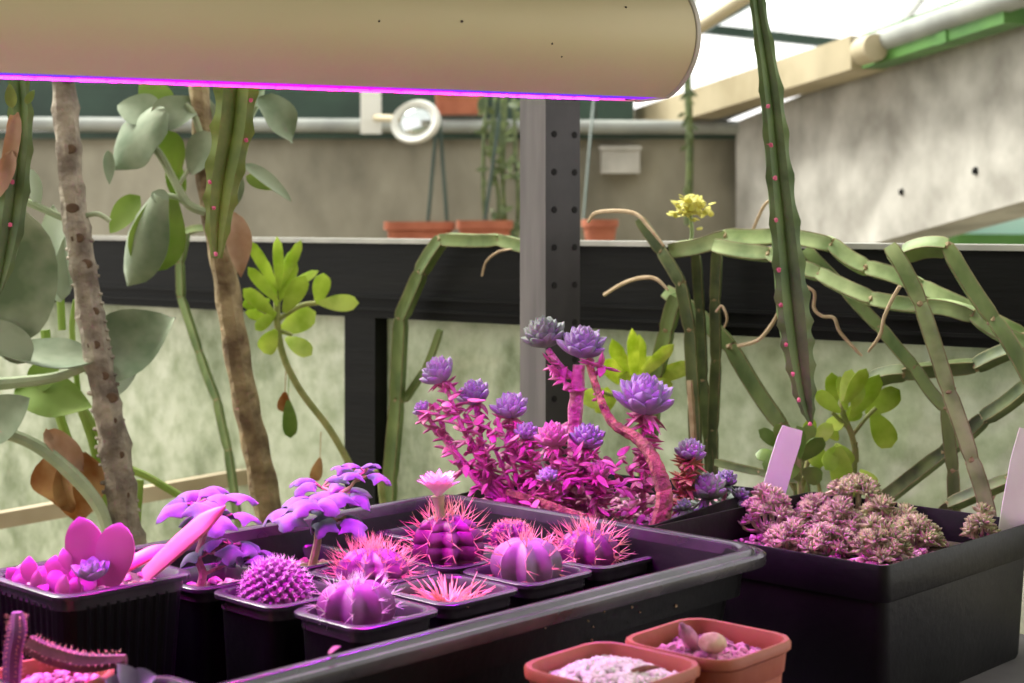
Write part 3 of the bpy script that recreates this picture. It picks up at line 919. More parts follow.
# flowering one
ce = at(-1, 1.0, -0.003, -0.012)
t = globe('flowering_cactus', 'dark ridged cactus with an open pale pink flower on top', ce, 0.0275, 0.046, 9, 'cactus_red', depth=0.36, band=0.13, nb=6, spines=True, sl=0.017, sr=0.0004, levels=6, per=3, jitter=0.75, up=0.4)
fb = ce + V((-0.005, -0.004, 0.044))
b = MB(); b.tube([fb - V((0, 0, 0.004)), fb + V((-0.001, 0, 0.008)), fb + V((-0.002, 0, 0.017))], [0.0045, 0.0036, 0.0055], 10, 4); ft = b.build('flower_tube', M['bud_green'], t)
b = MB()
fc = fb + V((-0.002, 0, 0.015))
for ring, (n, el, L, W) in enumerate(((12, 58, 0.021, 0.008), (11, 72, 0.022, 0.0075), (8, 82, 0.020, 0.006))):
    for k in range(n):
        a = 2 * PI * (k + 0.5 * ring) / n + random.uniform(-.1, .1)
        e = math.radians(el + random.uniform(-5, 5))
        d = V((math.cos(a) * math.cos(e), math.sin(a) * math.cos(e), math.sin(e)))
        nr = V((-math.cos(a) * math.sin(e), -math.sin(a) * math.sin(e), math.cos(e)))
        b.leaf(fc + d * 0.002, d, nr, L * random.uniform(.9, 1.1), W, 'spoon', bend=0.55, cup=0.2, thick=0.0005, nu=5, nv=3)
b.build('flower_petals', M['petal'], ft)
b = MB()
for k in range(14):
    a = k * 2.4
    p0 = ce + V((0.011 * math.cos(a), 0.011 * math.sin(a), 0.043))
    b.cone(p0, p0 + V((random.uniform(-.012, .012) + 0.004, random.uniform(-.01, .01), random.uniform(.012, .022))), 0.0006)
b.build('crown_spines', M['spine'], t, smooth=False)
# others
globe('ribbed_cactus', 'pale grey ribbed cactus with red spines, in front of the smallest cactus', at(0, 1, -0.001, 0.0), 0.0265, 0.037, 8, 'cactus_grey', depth=0.27, spines=True, sl=0.014, sr=0.0004, levels=5, per=4, flat=0.05, jitter=0.7)
globe('spiny_cactus', 'purplish long spined cactus in the pot at the tray right end', at(0, 1.97, -0.006, 0.0), 0.0245, 0.032, 9, 'cactus_red', depth=0.2, spines=True, sl=0.016, sr=0.00042, levels=6, per=4, jitter=0.75)
globe('broad_cactus', 'flattened mauve cactus with broad smooth ribs at the near tray rim', at(0.05, -1.02, -0.006, -0.006), 0.026, 0.034, 8, 'cactus_mauve', depth=0.24, spines=True, sl=0.010, sr=0.00035, levels=5, per=4, flat=0.1, jitter=0.7, smat='spine_white')
globe('bristly_cactus', 'bright bristly cactus covered in dense pink spines left of the flowering one', at(-1, 0, -0.001, -0.008), 0.0265, 0.031, 11, 'cactus_mauve', depth=0.28, band=0.06, nb=5, spines=True, sl=0.014, sr=0.0003, levels=6, per=6, jitter=0.8, up=0.7)
globe('button_cactus', 'smallest round cactus standing behind the pale ribbed one', at(-1, 1.9, -0.004, 0.0), 0.0165, 0.030, 16, 'cactus_red', depth=0.2, band=0.09, nb=7, spines=True, sl=0.0035, sr=0.0003, levels=9, per=4, flat=0.16, jitter=0.9, smat='spine')
# knobbly cactus: tubercles in spirals
ck = at(-1.0, -1.07, -0.004, -0.004)
t = empty('knobbly_cactus', ck, 'round knobbly cactus with short white spines left of the bristly one', 'cactus')
b, s = MB(), MB()
R = 0.0235
b.blob(ck + V((0, 0, 0.014)), 0.0215, (1, 1, 0.95), 0.0)
for i in range(150):
    zz = 1 - (i + 0.5) / 150 * 1.45
    rr = math.sqrt(max(1 - zz * zz, 0)); a = i * 2.39996
    nrm = V((rr * math.cos(a), rr * math.sin(a), zz))
    p = ck + V((0, 0, 0.014)) + V((nrm.x, nrm.y, nrm.z * 0.9)) * (R - 0.004)
    o_ = nrm.orthogonal().normalized(); w_ = nrm.cross(o_)
    b.loft([[p + nrm * h + (o_ * math.cos(2 * PI * k / 6) + w_ * math.sin(2 * PI * k / 6)) * r for k in range(6)] for r, h in ((0.0036, -0.001), (0.003, 0.0025), (0.0014, 0.0045))])
    for q in range(4):
        d = (nrm + V((random.uniform(-1, 1), random.uniform(-1, 1), random.uniform(-1, 1))) * 0.9).normalized()
        s.cone(p + nrm * 0.0042, p + nrm * 0.0042 + d * random.uniform(0.0035, 0.006), 0.00024)
b.build('cactus_body', M['cactus_mauve'], t); s.build('spine_tufts', M['spine_white'], t, smooth=False)
# star of curved spines
ca = at(0, 0, 0.0, -0.004)
t = empty('star_cactus', ca, 'low cactus reduced to a star of curved pink spines', 'cactus')
b = MB()
for k in range(24):
    a = k * 2.4; rr = 0.02 * math.sqrt((k + .5) / 24)
    p = ca + V((rr * math.cos(a), rr * math.sin(a), 0.002)); b.blob(p, 0.0055, (1, 1, .8), .1)
b.build('cactus_body', M['cactus_brown'], t)
b = MB()
for k in range(95):
    a = random.uniform(0, 2 * PI); rr = 0.02 * math.sqrt(random.random())
    p = ca + V((rr * math.cos(a), rr * math.sin(a), 0.005))
    el = random.uniform(0.3, 1.4); L = random.uniform(0.008, 0.019)
    d = V((math.cos(a) * math.cos(el), math.sin(a) * math.cos(el), math.sin(el)))
    b.tube([p, p + d * L * 0.5, p + d * L + V((math.cos(a), math.sin(a), -0.3)) * L * 0.18], [0.0006, 0.0005, 0.00015], 4, 3)
b.build('curved_spines', M['spine'], t)
gravel('pink_gravel', 'pink gravel filling the plain pot at the back of the tray', cell(-2.0, 1.7), 0.027, zs + 0.002, 90, 0.0036, 'grit_pink')
gravel('pink_gravel', 'coarse gravel around the bushier velvet leaved plant', cell(-2.02, 0), 0.028, zs + 0.002, 120, 0.0034, 'grit_tan')
gravel('pink_gravel', 'pink gravel around the bare stemmed velvet plant', cell(-1.98, -1.12), 0.026, zs + 0.002, 110, 0.0036, 'grit_pink')

# ------------------------------------------------------------------ velvet leaved plants
def px_of(w):
    return 512 + w.x / w.y * F, HY - (w.z - ZC) / w.y * F
def whorl(b, s, node, n, L, W, droop, a0=0.0, el0=25, wf='lobed'):
    for k in range(n):
        a = a0 + 2 * PI * k / n + random.uniform(-.25, .25)
        e = math.radians(el0 + random.uniform(-12, 12))
        d = V((math.cos(a) * math.cos(e), math.sin(a) * math.cos(e), math.sin(e)))
        nr = V((-math.cos(a) * math.sin(e), -math.sin(a) * math.sin(e), math.cos(e)))
        p1 = node + d * L * 0.3
        s.tube([node, p1], 0.0009, 5, 1)
        b.leaf(p1, d, nr, L * random.uniform(.85, 1.15), W * random.uniform(.85, 1.15), wf, bend=droop * random.uniform(.75, 1.2), cup=-0.45, thick=0.0009, nu=11, nv=6, wave=0.05)
def velvet(name, label, root, nodes, stem_m, stempx):
    t = empty(name, root, label, 'potted plant')
    b, s = MB(), MB()
    d0 = root.y
    pts = [root - V((0, 0, 0.004))] + [P(x, y, d0) for x, y in stempx]
    s.tube(pts, [0.0034] + [0.003 - 0.0015 * k / len(stempx) for k in range(len(stempx))], 8, 5)
    tip = pts[-1]
    for (x, y, dd, n, L, W, dr, el) in nodes:
        nd = P(x, y, d0 + dd)
        near = min(pts[1:], key=lambda q: (q - nd).length + (0.02 if q.z > nd.z else 0))
        s.tube([near, near.lerp(nd, 0.5) + V((0, 0, 0.002)), nd], 0.0014, 6, 4)
        whorl(b, s, nd, n, L * 1.22, W * 1.5, dr * 1.12, random.uniform(0, 6), el)
    b.build('leaf_whorls', M['velvet'], t)
    s.build('branching_stem', M[stem_m], t)
    return t
rj = at(-2.02, 0, 0.004, -0.006)
velvet('velvet_plant', 'bushy velvet leaved plant with drooping lobed leaves, in the tray back row', rj,
       [(318, 502, -0.01, 5, 0.022, 0.017, 1.5, 25), (300, 512, -0.012, 4, 0.022, 0.018, 1.5, 15), (342, 496, 0.0, 5, 0.022, 0.017, 1.4, 25), (360, 480, 0.004, 4, 0.017, 0.013, 1.3, 35), (338, 520, -0.012, 4, 0.022, 0.017, 1.6, 10), (322, 488, 0.012, 4, 0.02, 0.016, 1.3, 30), (365, 472, 0.0, 3, 0.012, 0.008, 1.2, 40)],
       'velvet_stem', [(317, 545), (318, 530), (322, 512), (335, 498), (350, 488)])
rk = at(-1.98, -1.12, -0.010, -0.006)
velvet('velvet_plant', 'velvet leaved plant on a bare pinkish stem behind the tongue leaf', rk,
       [(196, 505, 0.0, 5, 0.022, 0.016, 1.1, 25), (214, 502, 0.012, 4, 0.02, 0.016, 1.2, 30), (222, 517, -0.004, 4, 0.02, 0.016, 1.3, 15), (232, 545, -0.006, 5, 0.019, 0.016, 1.5, 15), (212, 553, 0.004, 3, 0.016, 0.013, 1.2, 10), (256, 556, -0.004, 3, 0.012, 0.014, 1.2, 20)],
       'blush_stem', [(203, 575), (198, 558), (203, 538), (208, 520), (206, 508)])

# ------------------------------------------------------------------ big left pot: fleshy leaves
cl = V((-0.281, 1.064, TF))
square_pot('nursery_pot', 'larger ribbed black square pot with the pink fleshy leaves at far left', cl, 0.102, 0.113, TF, r=0.014, soil_drop=0.009, ribn=9, rib=0.0008, taper=0.8)
zl = TF + 0.113 - 0.009
dl = cl.y - 0.02
t = empty('echeveria', V((cl.x, dl, zl)), 'echeveria with two big upright pink leaves in the far left pot', 'succulent')
b = MB()
for (x0, y0, x1, y1, W, dd) in ((95, 586, 80, 515, 0.0255, 0.003), (110, 586, 122, 521, 0.0255, -0.001)):
    p0, p1 = P(x0, y0, dl + dd), P(x1, y1, dl + dd - 0.004)
    b = MB()
    b.leaf(p0, p1 - p0, V((0.0, -1, 0.25)), (p1 - p0).length, W, 'paddle', bend=-0.12, cup=0.18, thick=0.0030, nu=14, nv=6)
    b.build('upright_leaf', M['fleshy_pink'], t)
def rosette(b, c, axis, R, n, thick=0.0022, wf='spoon', wr=0.42, el0=8, el1=82, cup=0.25, nu=6, nv=4, inner=0.45, bend=-0.35):
    axis = axis.normalized()
    s = axis.orthogonal().normalized(); w = axis.cross(s)
    for i in range(n):
        f = i / max(n - 1, 1)
        a = i * 2.39996
        e = math.radians(el0 + (el1 - el0) * f ** 0.85)
        L = R * (1 - (1 - inner) * f)
        rad = s * math.cos(a) + w * math.sin(a)
        d = rad * math.cos(e) + axis * math.sin(e)
        nr = axis * math.cos(e) - rad * math.sin(e)
        b.leaf(c + axis * (R * 0.28 * f) + rad * (R * 0.06), d, nr, L * random.uniform(.93, 1.07), L * wr * 2 * random.uniform(.9, 1.1) * (0.75 if f > .7 else 1), wf, bend=bend, cup=cup, thick=thick * (L / R), nu=nu, nv=nv)
b = MB(); rosette(b, P(92, 580, dl - 0.012), V((0, -0.25, 1)), 0.0155, 20, 0.0018, el0=25)
b.build('rosette', M['rosette'], t)
t = empty('tongue_succulent', V((cl.x + 0.035, cl.y - 0.005, zl)), 'two long pink tongue shaped leaves leaning right over the pot rim', 'succulent')
b = MB()
p0, p1 = P(146, 577, dl + 0.008), P(223, 505, dl - 0.012); b.leaf(p0, p1 - p0, V((-0.45, -0.75, 0.5)), (p1 - p0).length, 0.0145, 'tongue', bend=0.06, cup=0.25, thick=0.0042, nu=12, nv=6)
b.build('long_leaf', M['fleshy_tongue'], t)
b = MB()
p0, p1 = P(108, 577, dl + 0.012), P(168, 542, dl + 0.024); b.leaf(p0, p1 - p0, V((-0.35, -0.7, 0.6)), (p1 - p0).length, 0.0105, 'tongue', bend=0.14, cup=0.2, thick=0.0036, nu=10, nv=6)
b.build('short_leaf', M['fleshy_tongue'], t)
b = MB()
random.seed(21)
for k in range(46):
    x = random.uniform(4, 84); y = random.uniform(568, 592) - 0.03 * x
    p = P(x, y, dl - 0.008 + random.uniform(-0.012, 0.03))
    p.z = zl + random.uniform(0, 0.004)
    q = p - cl; u, v_ = q.dot(E1), q.dot(E2)
    if abs(u) > 0.042 or abs(v_) > 0.042: continue
    a = random.uniform(0, 6.28); e = random.uniform(0.5, 1.35)
    d = V((math.cos(a) * math.cos(e), math.sin(a) * math.cos(e), math.sin(e)))
    b.leaf(p, d, V((0, -1, 0.4)), random.uniform(.011, .017), random.uniform(.008, .012), 'spoon', cup=0.2, thick=0.0022, nu=6, nv=4)
for (x, y, L, W) in ((30, 562, 0.017, .0115), (53, 558, 0.015, .012), (64, 562, 0.014, .01), (20, 572, 0.012, .01), (68, 552, 0.016, .009)):
    p = P(x, y + 20, dl - 0.004); b.leaf(p, V((random.uniform(-.3, .2), 0, 1)), V((0, -1, 0.2)), L, W, 'spoon', cup=0.2, thick=0.0022, nu=7, nv=4)
o = b.build('fleshy_succulent', M['fleshy_pink'], None, V((cl.x - 0.025, dl, zl))); tag(o, 'mat of small pointed pink fleshy leaves beside the two big upright leaves', 'succulent')
gravel('pink_gravel', 'pink gravel between the fleshy leaves of the far left pot', cl, 0.040, zl + 0.001, 120, 0.003, 'grit_pink')

# ------------------------------------------------------------------ near left: clay pot with finger cacti
cm = PZ(52, 672, PR); cm = V((cm.x, cm.y, TF))
t = empty('round_pot', cm, 'round terracotta pot with finger cacti in the near left corner', 'plant pot')
b = MB(); hh = PR - TF
prof = [(0.02, 0), (0.024, 0.002), (0.030, hh - 0.016), (0.0335, hh - 0.015), (0.0345, hh - 0.001), (0.0335, hh), (0.031, hh), (0.0295, hh - 0.012)]
b.loft([[cm + V((r * math.cos(2 * PI * k / 32), r * math.sin(2 * PI * k / 32), z)) for k in range(32)] for r, z in prof])
b.build('pot_body', M['terracotta'], t)
gravel('pink_gravel', 'bright pink gravel in the round pot in the near left corner', cm, 0.0285, PR - 0.009, 190, 0.0032, 'grit_pink', rnd=True)
def finger(name, label, pts, r, m):
    t = empty(name, pts[0], label, 'cactus')
    b = MB(); n = len(pts)
    b.tube(pts, [r * 0.9] + [r] * (n - 2) + [r * 0.55], 24, 8, prof=lambda k, tt: 1.0 if k % 4 else 1.16)
    b.build('cactus_body', M[m], t)
    s = MB()
    for i in range(1, 18):
        f = i / 18 * (n - 1); k = min(int(f), n - 2); p = pts[k].lerp(pts[k + 1], f - k)
        ax = (pts[k + 1] - pts[k]).normalized(); o_ = ax.orthogonal().normalized(); w_ = ax.cross(o_)
        for j in range(6):
            a = 2 * PI * j / 6 + 0.3
            d = o_ * math.cos(a) + w_ * math.sin(a)
            for q in range(2):
                s.cone(p + d * r, p + d * r + (d + V((random.uniform(-1, 1), random.uniform(-1, 1), random.uniform(-1, 1))) * .6) * 0.0020, 0.0003)
    s.build('spine_tufts', M['spine'], t, smooth=False)
dm = cm.y
finger('finger_cactus', 'upright brown finger cactus in the near left round pot', [P(12, 684, dm - 0.004), P(13, 655, dm - 0.004), P(17, 630, dm - 0.004), P(17, 612, dm - 0.004)], 0.0048, 'cactus_mauve')
finger('finger_cactus', 'finger cactus lying across the near left round pot', [P(27, 643, dm - 0.010), P(50, 654, dm - 0.010), P(85, 663, dm - 0.010), P(126, 660, dm - 0.012)], 0.0050, 'cactus_brown')
# plain pots at the frame's lower left corner and their plants
cn = PZ(150, 694, PR); cn = V((cn.x, cn.y, TF))
square_pot('nursery_pot', 'black square pot cut off by the lower frame edge, with a curled leaf', cn, 0.06, PR - TF, TF, group='square pots in the long tray')
t = empty('curled_succulent', V((cn.x, cn.y, zs)), 'small purple curled leaf plant at the lower frame edge', 'succulent')
b = MB()
for (x0, y0, x1, y1, W, n_) in ((140, 700, 122, 664, .012, V((.5, -.8, .3))), (135, 692, 150, 674, .016, V((-.4, -.8, .5))), (120, 690, 108, 680, .012, V((.3, -.8, .5)))):
    p0, p1 = P(x0, y0, cn.y - 0.006), P(x1, y1, cn.y - 0.012); b.leaf(p0, p1 - p0, n_, (p1 - p0).length, W, 'spoon', bend=0.5, cup=0.5, thick=0.0014, nu=8, nv=5)
b.build('curled_leaves', M['rosette'], t)
co = V((-0.297, 0.86, TF))
square_pot('nursery_pot', 'dark pot corner at the bottom left corner of the frame', co, 0.066, PR - TF, TF, group='square pots in the long tray')
t = empty('pink_succulent', V((-0.340, 0.955, TF)), 'pink leaf tip entering at the left frame edge', 'succulent')
b = MB(); b.leaf(P(-50, 625, 0.955), V((0.85, -0.05, 0.5)), V((-0.3, -.7, 0.6)), 0.035, 0.016, 'spoon', bend=-0.3, cup=0.3, thick=0.003, nu=9, nv=5)
b.leaf(P(-52, 628, 0.955), V((-0.3, -0.05, 0.9)), V((0.3, -.7, 0.2)), 0.03, 0.016, 'spoon', cup=0.3, thick=0.003, nu=9, nv=5)
b.build('fleshy_leaves', M['fleshy_pink'], t)
b = MB(); b.tube([V((-0.340, 0.955, TF)), P(-50, 625, 0.955)], 0.003, 8, 1); b.build('stem', M['blush_stem'], t)
# fallen leaf on the near tray rim
p = tb + E1 * (tx1 - 0.012) + E2 * (-0.415); p.z = TRZ + 0.0012
pr = px_of(p)
b = MB(); b.leaf(p, V((0.5, 0.6, 0.5)), V((-.5, -.5, .8)), 0.009, 0.0045, 'spoon', bend=0.4, cup=0.3, thick=0.0008, nu=6, nv=3)
o = b.build('fallen_leaf', M['rosette_pink'], None, p); tag(o, 'tiny fallen leaf lying on the near rim of the tray', 'leaf')

# ------------------------------------------------------------------ terracotta pots in front
def terra(label, c, gl):
    side, h = 0.080, 0.109
    t = empty('terracotta_pot', (c.x, c.y, 0), label, 'plant pot', None)
    hs = side / 2
    def ring(f, z, r=0.016):
        return rsq(c, hs * f, hs * f, r, z, ANG + 0.03, n=3)
    b = MB()
    b.loft([ring(0.74, 0, .012), ring(0.76, 0.002, .013), ring(0.9, h - 0.02, .015), ring(0.885, h - 0.02, .015), ring(0.86, h - 0.03, .014)])
    b.build('pot_body', M['terracotta'], t)
    b = MB()
    rg = [ring(0.895, h - 0.021, .015), ring(0.93, h - 0.019, .016), ring(0.95, h - 0.008), ring(1.0, h - 0.006), ring(1.005, h - 0.002), ring(0.985, h), ring(0.93, h - 0.0004), ring(0.905, h - 0.004, .015), ring(0.88, h - 0.02, .015)]
    b.loft(rg + [rg[0]], False, False)
    b.build('pot_rim', M['terracotta'], t)
    s = MB(); grid_soil(s, c, hs * 0.885, 0.014, h - 0.012 if gl else h - 0.0095, ANG + 0.03)
    s.build('soil', M['soil_pale'], t)
    return t
d1 = 0.251 * F / 418; c1 = V(((708 - 512) / F * d1, d1, 0))
d2 = 0.251 * F / 444; c2 = V(((612 - 512) / F * d2, d2, 0))
terra('square terracotta plastic pot with loose stones, in front of the big black planter', c1, True)
terra('square terracotta plastic pot filled with white grit at the bottom edge', c2, False)
gravel('white_gravel', 'heap of white grit in the nearer terracotta pot', c2, 0.0325, 0.1000, 1000, 0.0023, 'grit_white', mound=0.009)
gravel('mixed_gravel', 'mixed pink and dark gravel in the farther terracotta pot', c1, 0.0315, 0.0980, 260, 0.0034, 'grit_pink', mound=0.003)
b = MB()
for k, (x, y) in enumerate(((620, 672), (633, 673), (645, 668), (655, 669))):
    pass
b.tube([P(618, 676, d2 - 0.012), P(632, 672, d2 - 0.012), P(646, 668, d2 - 0.010), P(660, 667, d2 - 0.008)], [0.0008, 0.0016, 0.0018, 0.0007], 6, 4)
o = b.build('dry_twig', M['bark_stem'], None, P(632, 672, d2 - 0.012)); tag(o, 'small brown twig lying on the white grit', 'twig')
b = MB(); ball(b, P(690, 639, d1), 0.0048, (1, 1, 2.5), Matrix.Rotation(math.radians(-32), 3, 'Y') @ Matrix.Rotation(math.radians(20), 3, 'X'), 0.25)
o = b.build('long_stone', M['grit_pink'], None, P(690, 640, d1)); tag(o, 'long pinkish chip leaning in the farther terracotta pot', 'stone')
b = MB(); ball(b, P(713, 643, d1 - 0.010), 0.0072, (1.15, 1, 0.85), None, 0.2)
o = b.build('round_stone', M['grit_tan'], None, P(713, 645, d1 - 0.010)); tag(o, 'largest rounded pale stone in the farther terracotta pot', 'stone')

# ------------------------------------------------------------------ big square planter on the right
def planter(name, label, near, ang, side, h, soil_z, cat='planter', s2=None):
    s2 = s2 or side
    e2 = V((math.cos(ang), math.sin(ang), 0)); e1 = V((e2.y, -e2.x, 0))
    c = near + e2 * (s2 / 2) - e1 * (side / 2); c.z = 0
    t = empty(name, c, label, cat)
    hs = side / 2
    b = MB()
    secs = [(0.925, 0, .012), (0.935, 0.003, .012), (0.965, h - 0.026, .009), (0.945, h - 0.026, .008), (0.93, soil_z - 0.004, .008)]
    b.loft([rsq(c, s2 / 2 - hs * (1 - f), hs * f, r, z, ang, n=4) for f, z, r in secs]); b.build('planter_body', M['black_dusty'], t)
    b = MB()
    secs = [(0.955, h - 0.0275, .009), (0.985, h - 0.0275, .009), (0.99, h - 0.026, .009), (1.0, h - 0.0012, .008), (0.997, h, .008), (0.982, h, .007), (0.978, h - 0.002, .007), (0.962, h - 0.0275, .007)]
    rg = [rsq(c, s2 / 2 - hs * (1 - f), hs * f, r, z, ang, n=4) for f, z, r in secs]
    b.loft(rg + [rg[0]], False, False); b.build('rim_band', M['black_dusty'], t)
    s = MB(); grid_soil(s, c, hs * 0.945, 0.008, soil_z, ang, amp=0.004, n=14, hy2=s2 / 2 - hs * 0.055); s.build('soil', M['soil'], t)
    return c, e1, e2
P1Z = 0.1106
near1 = V((0.2688, 1.15, 0))
pc, pe1, pe2 = planter('square_planter', 'large black square planter of fuzzy clustered succulents, at the right', near1, math.radians(46.5), 0.2165, P1Z, 0.086, s2=0.238)
gravel('pink_gravel', 'grit and pink crumbs between the clustered succulents of the right planter', pc, 0.098, 0.087, 620, 0.0036, 'grit_pink', ang=math.radians(48))
near2 = V((0.113, 1.302, 0))
p2c, q1, q2 = planter('square_planter', 'black square planter of purple rosettes, behind the long tray', near2, math.radians(57), 0.22, 0.1106, 0.094)
gravel('mixed_gravel', 'brown and pink grit under the purple rosettes', p2c, 0.099, 0.095, 420, 0.0036, 'grit_pink', ang=math.radians(57))

# fuzzy clustered succulents
random.seed(5)
def cluster(label, px, py_base, py_top, wpx, z0=0.086, m='fuzzy', stalk=False):
    base = PZ(px, py_base, z0)
    q = base - pc
    u, v_ = q.dot(pe1), q.dot(pe2)
    lim = 0.088
    base = pc + pe1 * max(-lim, min(lim, u)) + pe2 * max(-0.1, min(0.1, v_)); base.z = z0
    d = base.y
    H = (py_base - py_top) / F * d * 1.18; R = wpx / 2 / F * d * 1.05
    t = empty('clustered_succulent', base, label, 'succulent')
    b, s = MB(), MB()
    n = max(7, int(17 * (R / 0.022) ** 1.1))
    for i in range(n):
        a = i * 2.39996; f = math.sqrt((i + .5) / n)
        ax = V((math.cos(a) * f, math.sin(a) * f, 0))
        hz = H * (1 - 0.75 * f ** 2.2) * random.uniform(.72, 1.0)
        if stalk: hz = H * (1 - 0.3 * f ** 2)
        p = base + ax * R * random.uniform(.85, 1.05) + V((0, 0, max(hz, 0.006)))
        axis = V((ax.x * 0.9, ax.y * 0.9, 1.0)).normalized()
        s.tube([base + ax * R * 0.25 + V((0, 0, H * 0.1)), base.lerp(p, 0.6) + ax * R * .15, p], 0.0016, 5, 3)
        rosette(b, p, axis, random.uniform(.0085, .0125), 22, 0.0020, 'lance', 0.20, 0, 86, 0.2, 4, 2, 0.5, -0.3)
    b.build('leaf_buds', M[m], t); s.build('branching_stem', M['fuzzy_pink'], t)
    return t
cl_specs = [
    ('pinkish fuzzy cluster at the left corner of the right planter', 762, 535, 497, 52, 'fuzzy_pink'),
    ('low fuzzy cluster just right of the tray corner', 790, 552, 528, 40, 'fuzzy_pink'),
    ('fuzzy cluster at the planter back, right of the pink tag', 805, 522, 500, 44, 'fuzzy_pink'),
    ('tallest fuzzy cluster, standing on a stalk at the planter back', 860, 528, 488, 44, 'fuzzy'),
    ('fuzzy cluster in the middle of the right planter', 838, 540, 510, 44, 'fuzzy_pink'),
    ('fuzzy cluster left of the planter near corner', 828, 556, 532, 44, 'fuzzy_pink'),
    ('greenish fuzzy cluster right of the planter middle', 880, 536, 508, 44, 'fuzzy'),
    ('fuzzy cluster right behind the planter near corner', 880, 562, 530, 50, 'fuzzy'),
    ('round fuzzy cluster below the green jade plant', 903, 536, 514, 36, 'fuzzy'),
    ('spreading green cluster along the planter right edge', 915, 548, 524, 44, 'fuzzy'),
    ('single small green cluster by the white tag at the far right corner', 980, 547, 516, 22, 'fuzzy'),
]
for lab, x, yb, yt, w, m in cl_specs:
    cluster(lab, x, yb, yt, w, m=m, stalk=('stalk' in lab), z0=0.086 if 'single' not in lab else 0.09)

# plant tags
def plant_tag(label, pts, w, dn):
    b = MB(); n = len(pts)
    rings = []
    for i, p in enumerate(pts):
        d = (pts[min(i + 1, n - 1)] - pts[max(i - 1, 0)]).normalized()
        s = d.cross(V(dn)).normalized(); nn = s.cross(d).normalized()
        ww = w / 2 * (1.0 if i < n - 1 else 0.86)
        rings.append([p + s * ww + nn * 0.0006, p - s * ww + nn * 0.0006, p - s * ww - nn * 0.0006, p + s * ww - nn * 0.0006])
    b.loft(rings)
    o = b.build('plant_tag', M['tag'], None, pts[0], smooth=False)
    return tag(o, label, 'plant tag', 'plant tags stuck beside the planters')
td = 1.462
plant_tag('pink lit plastic tag standing between the two black planters', [V((0.232, td, 0.0))] + [P(x, y, td) for x, y in ((770, 510), (775, 487), (782, 462), (789, 440), (792.5, 428))], 0.0225, (0.1, -1, 0))
plant_tag('white plastic tag leaning at the right frame edge', [P(1009, 550, 1.325), P(1016, 505, 1.325), P(1024, 462, 1.325), P(1031, 430, 1.325)], 0.0235, (0.1, -1, 0))

# ------------------------------------------------------------------ purple rosettes
random.seed(11)
def scatter_leaves(b, pts, n, L, W, wf='lance', thick=0.0013, spread=0.006, droop=0.5):
    for i in range(n):
        f = random.random() * (len(pts) - 1); k = min(int(f), len(pts) - 2)
        p = pts[k].lerp(pts[k + 1], f - k)
        a = random.uniform(0, 2 * PI); e = random.uniform(-0.7, 0.9)
        d = V((math.cos(a) * math.cos(e), math.sin(a) * math.cos(e), math.sin(e)))
        b.leaf(p, d, V((0, 0, 1)) + V((random.uniform(-.4, .4), random.uniform(-.4, .4), 0)), L * random.uniform(.6, 1.2), W * random.uniform(.8, 1.2), wf, bend=random.uniform(-.5, .6), cup=0.2, thick=thick, nu=4, nv=3)
def in_p2(px, d, z=0.094):
    """bring a root into the planter"""
    q = V(((px - 512) / F * d, d, 0)) - p2c
    u, v_ = q.dot(q1), q.dot(q2)
    lim = 0.092
    r = p2c + q1 * max(-lim, min(lim, u)) + q2 * max(-lim, min(lim, v_)); r.z = z
    return r
def rosette_plant(label, root_px, root_d, heads, leafm='blush_leaf', stemm='blush_stem', rosm='rosette', nleaf=26, extra=None):
    root = in_p2(root_px, root_d)
    t = empty('rosette_succulent', root, label, 'succulent')
    fol = MB()
    for (x, y, w, d, n, mm) in heads:
        c = P(x, y, d); R = w / 2 / F * d
        ax = V(((x - root_px) / 130.0, -0.35, 1.0)).normalized()
        b = MB(); rosette(b, c - ax * R * 0.55, ax, R * 1.16, int(n * 1.3), 0.003 * (R / 0.018) ** 0.5, 'spoon', 0.29, 22, 88, 0.25, 7, 4, 0.74, -0.35)
        b.build('rosette_head', M[mm or rosm], t)
        foot = root + V((random.uniform(-.012, .012), random.uniform(-.012, .012), -0.004))
        mid = foot.lerp(c, 0.5) + V((random.uniform(-.008, .008), random.uniform(-.004, .004), -0.004))
        pts = [foot, mid, c - ax * R * 0.4]
        s = MB(); s.tube(pts, [0.0026, 0.0022, 0.0019], 8, 6); s.build('stem', M[stemm], t)
        dens = [foot.lerp(mid, 0.3), mid, mid.lerp(pts[2], .5), pts[2] - V((0, 0, 0.002))]
        scatter_leaves(fol, dens, int(nleaf * 1.6), 0.0165, 0.0066)
        # dried, reddish leaves right under the head
        for k in range(6):
            a = k * 1.05 + random.random(); e = -0.35
            dd = V((math.cos(a) * math.cos(e), math.sin(a) * math.cos(e), math.sin(e)))
            fol.leaf(c - ax * R * 0.55, dd, V((0, 0, 1)), R * 1.0, 0.0055, 'lance', bend=0.5, cup=.2, thick=.001, nu=4, nv=3)
    if extra: extra(fol, root)
    fol.build('stem_leaves', M[leafm], t)
    return t
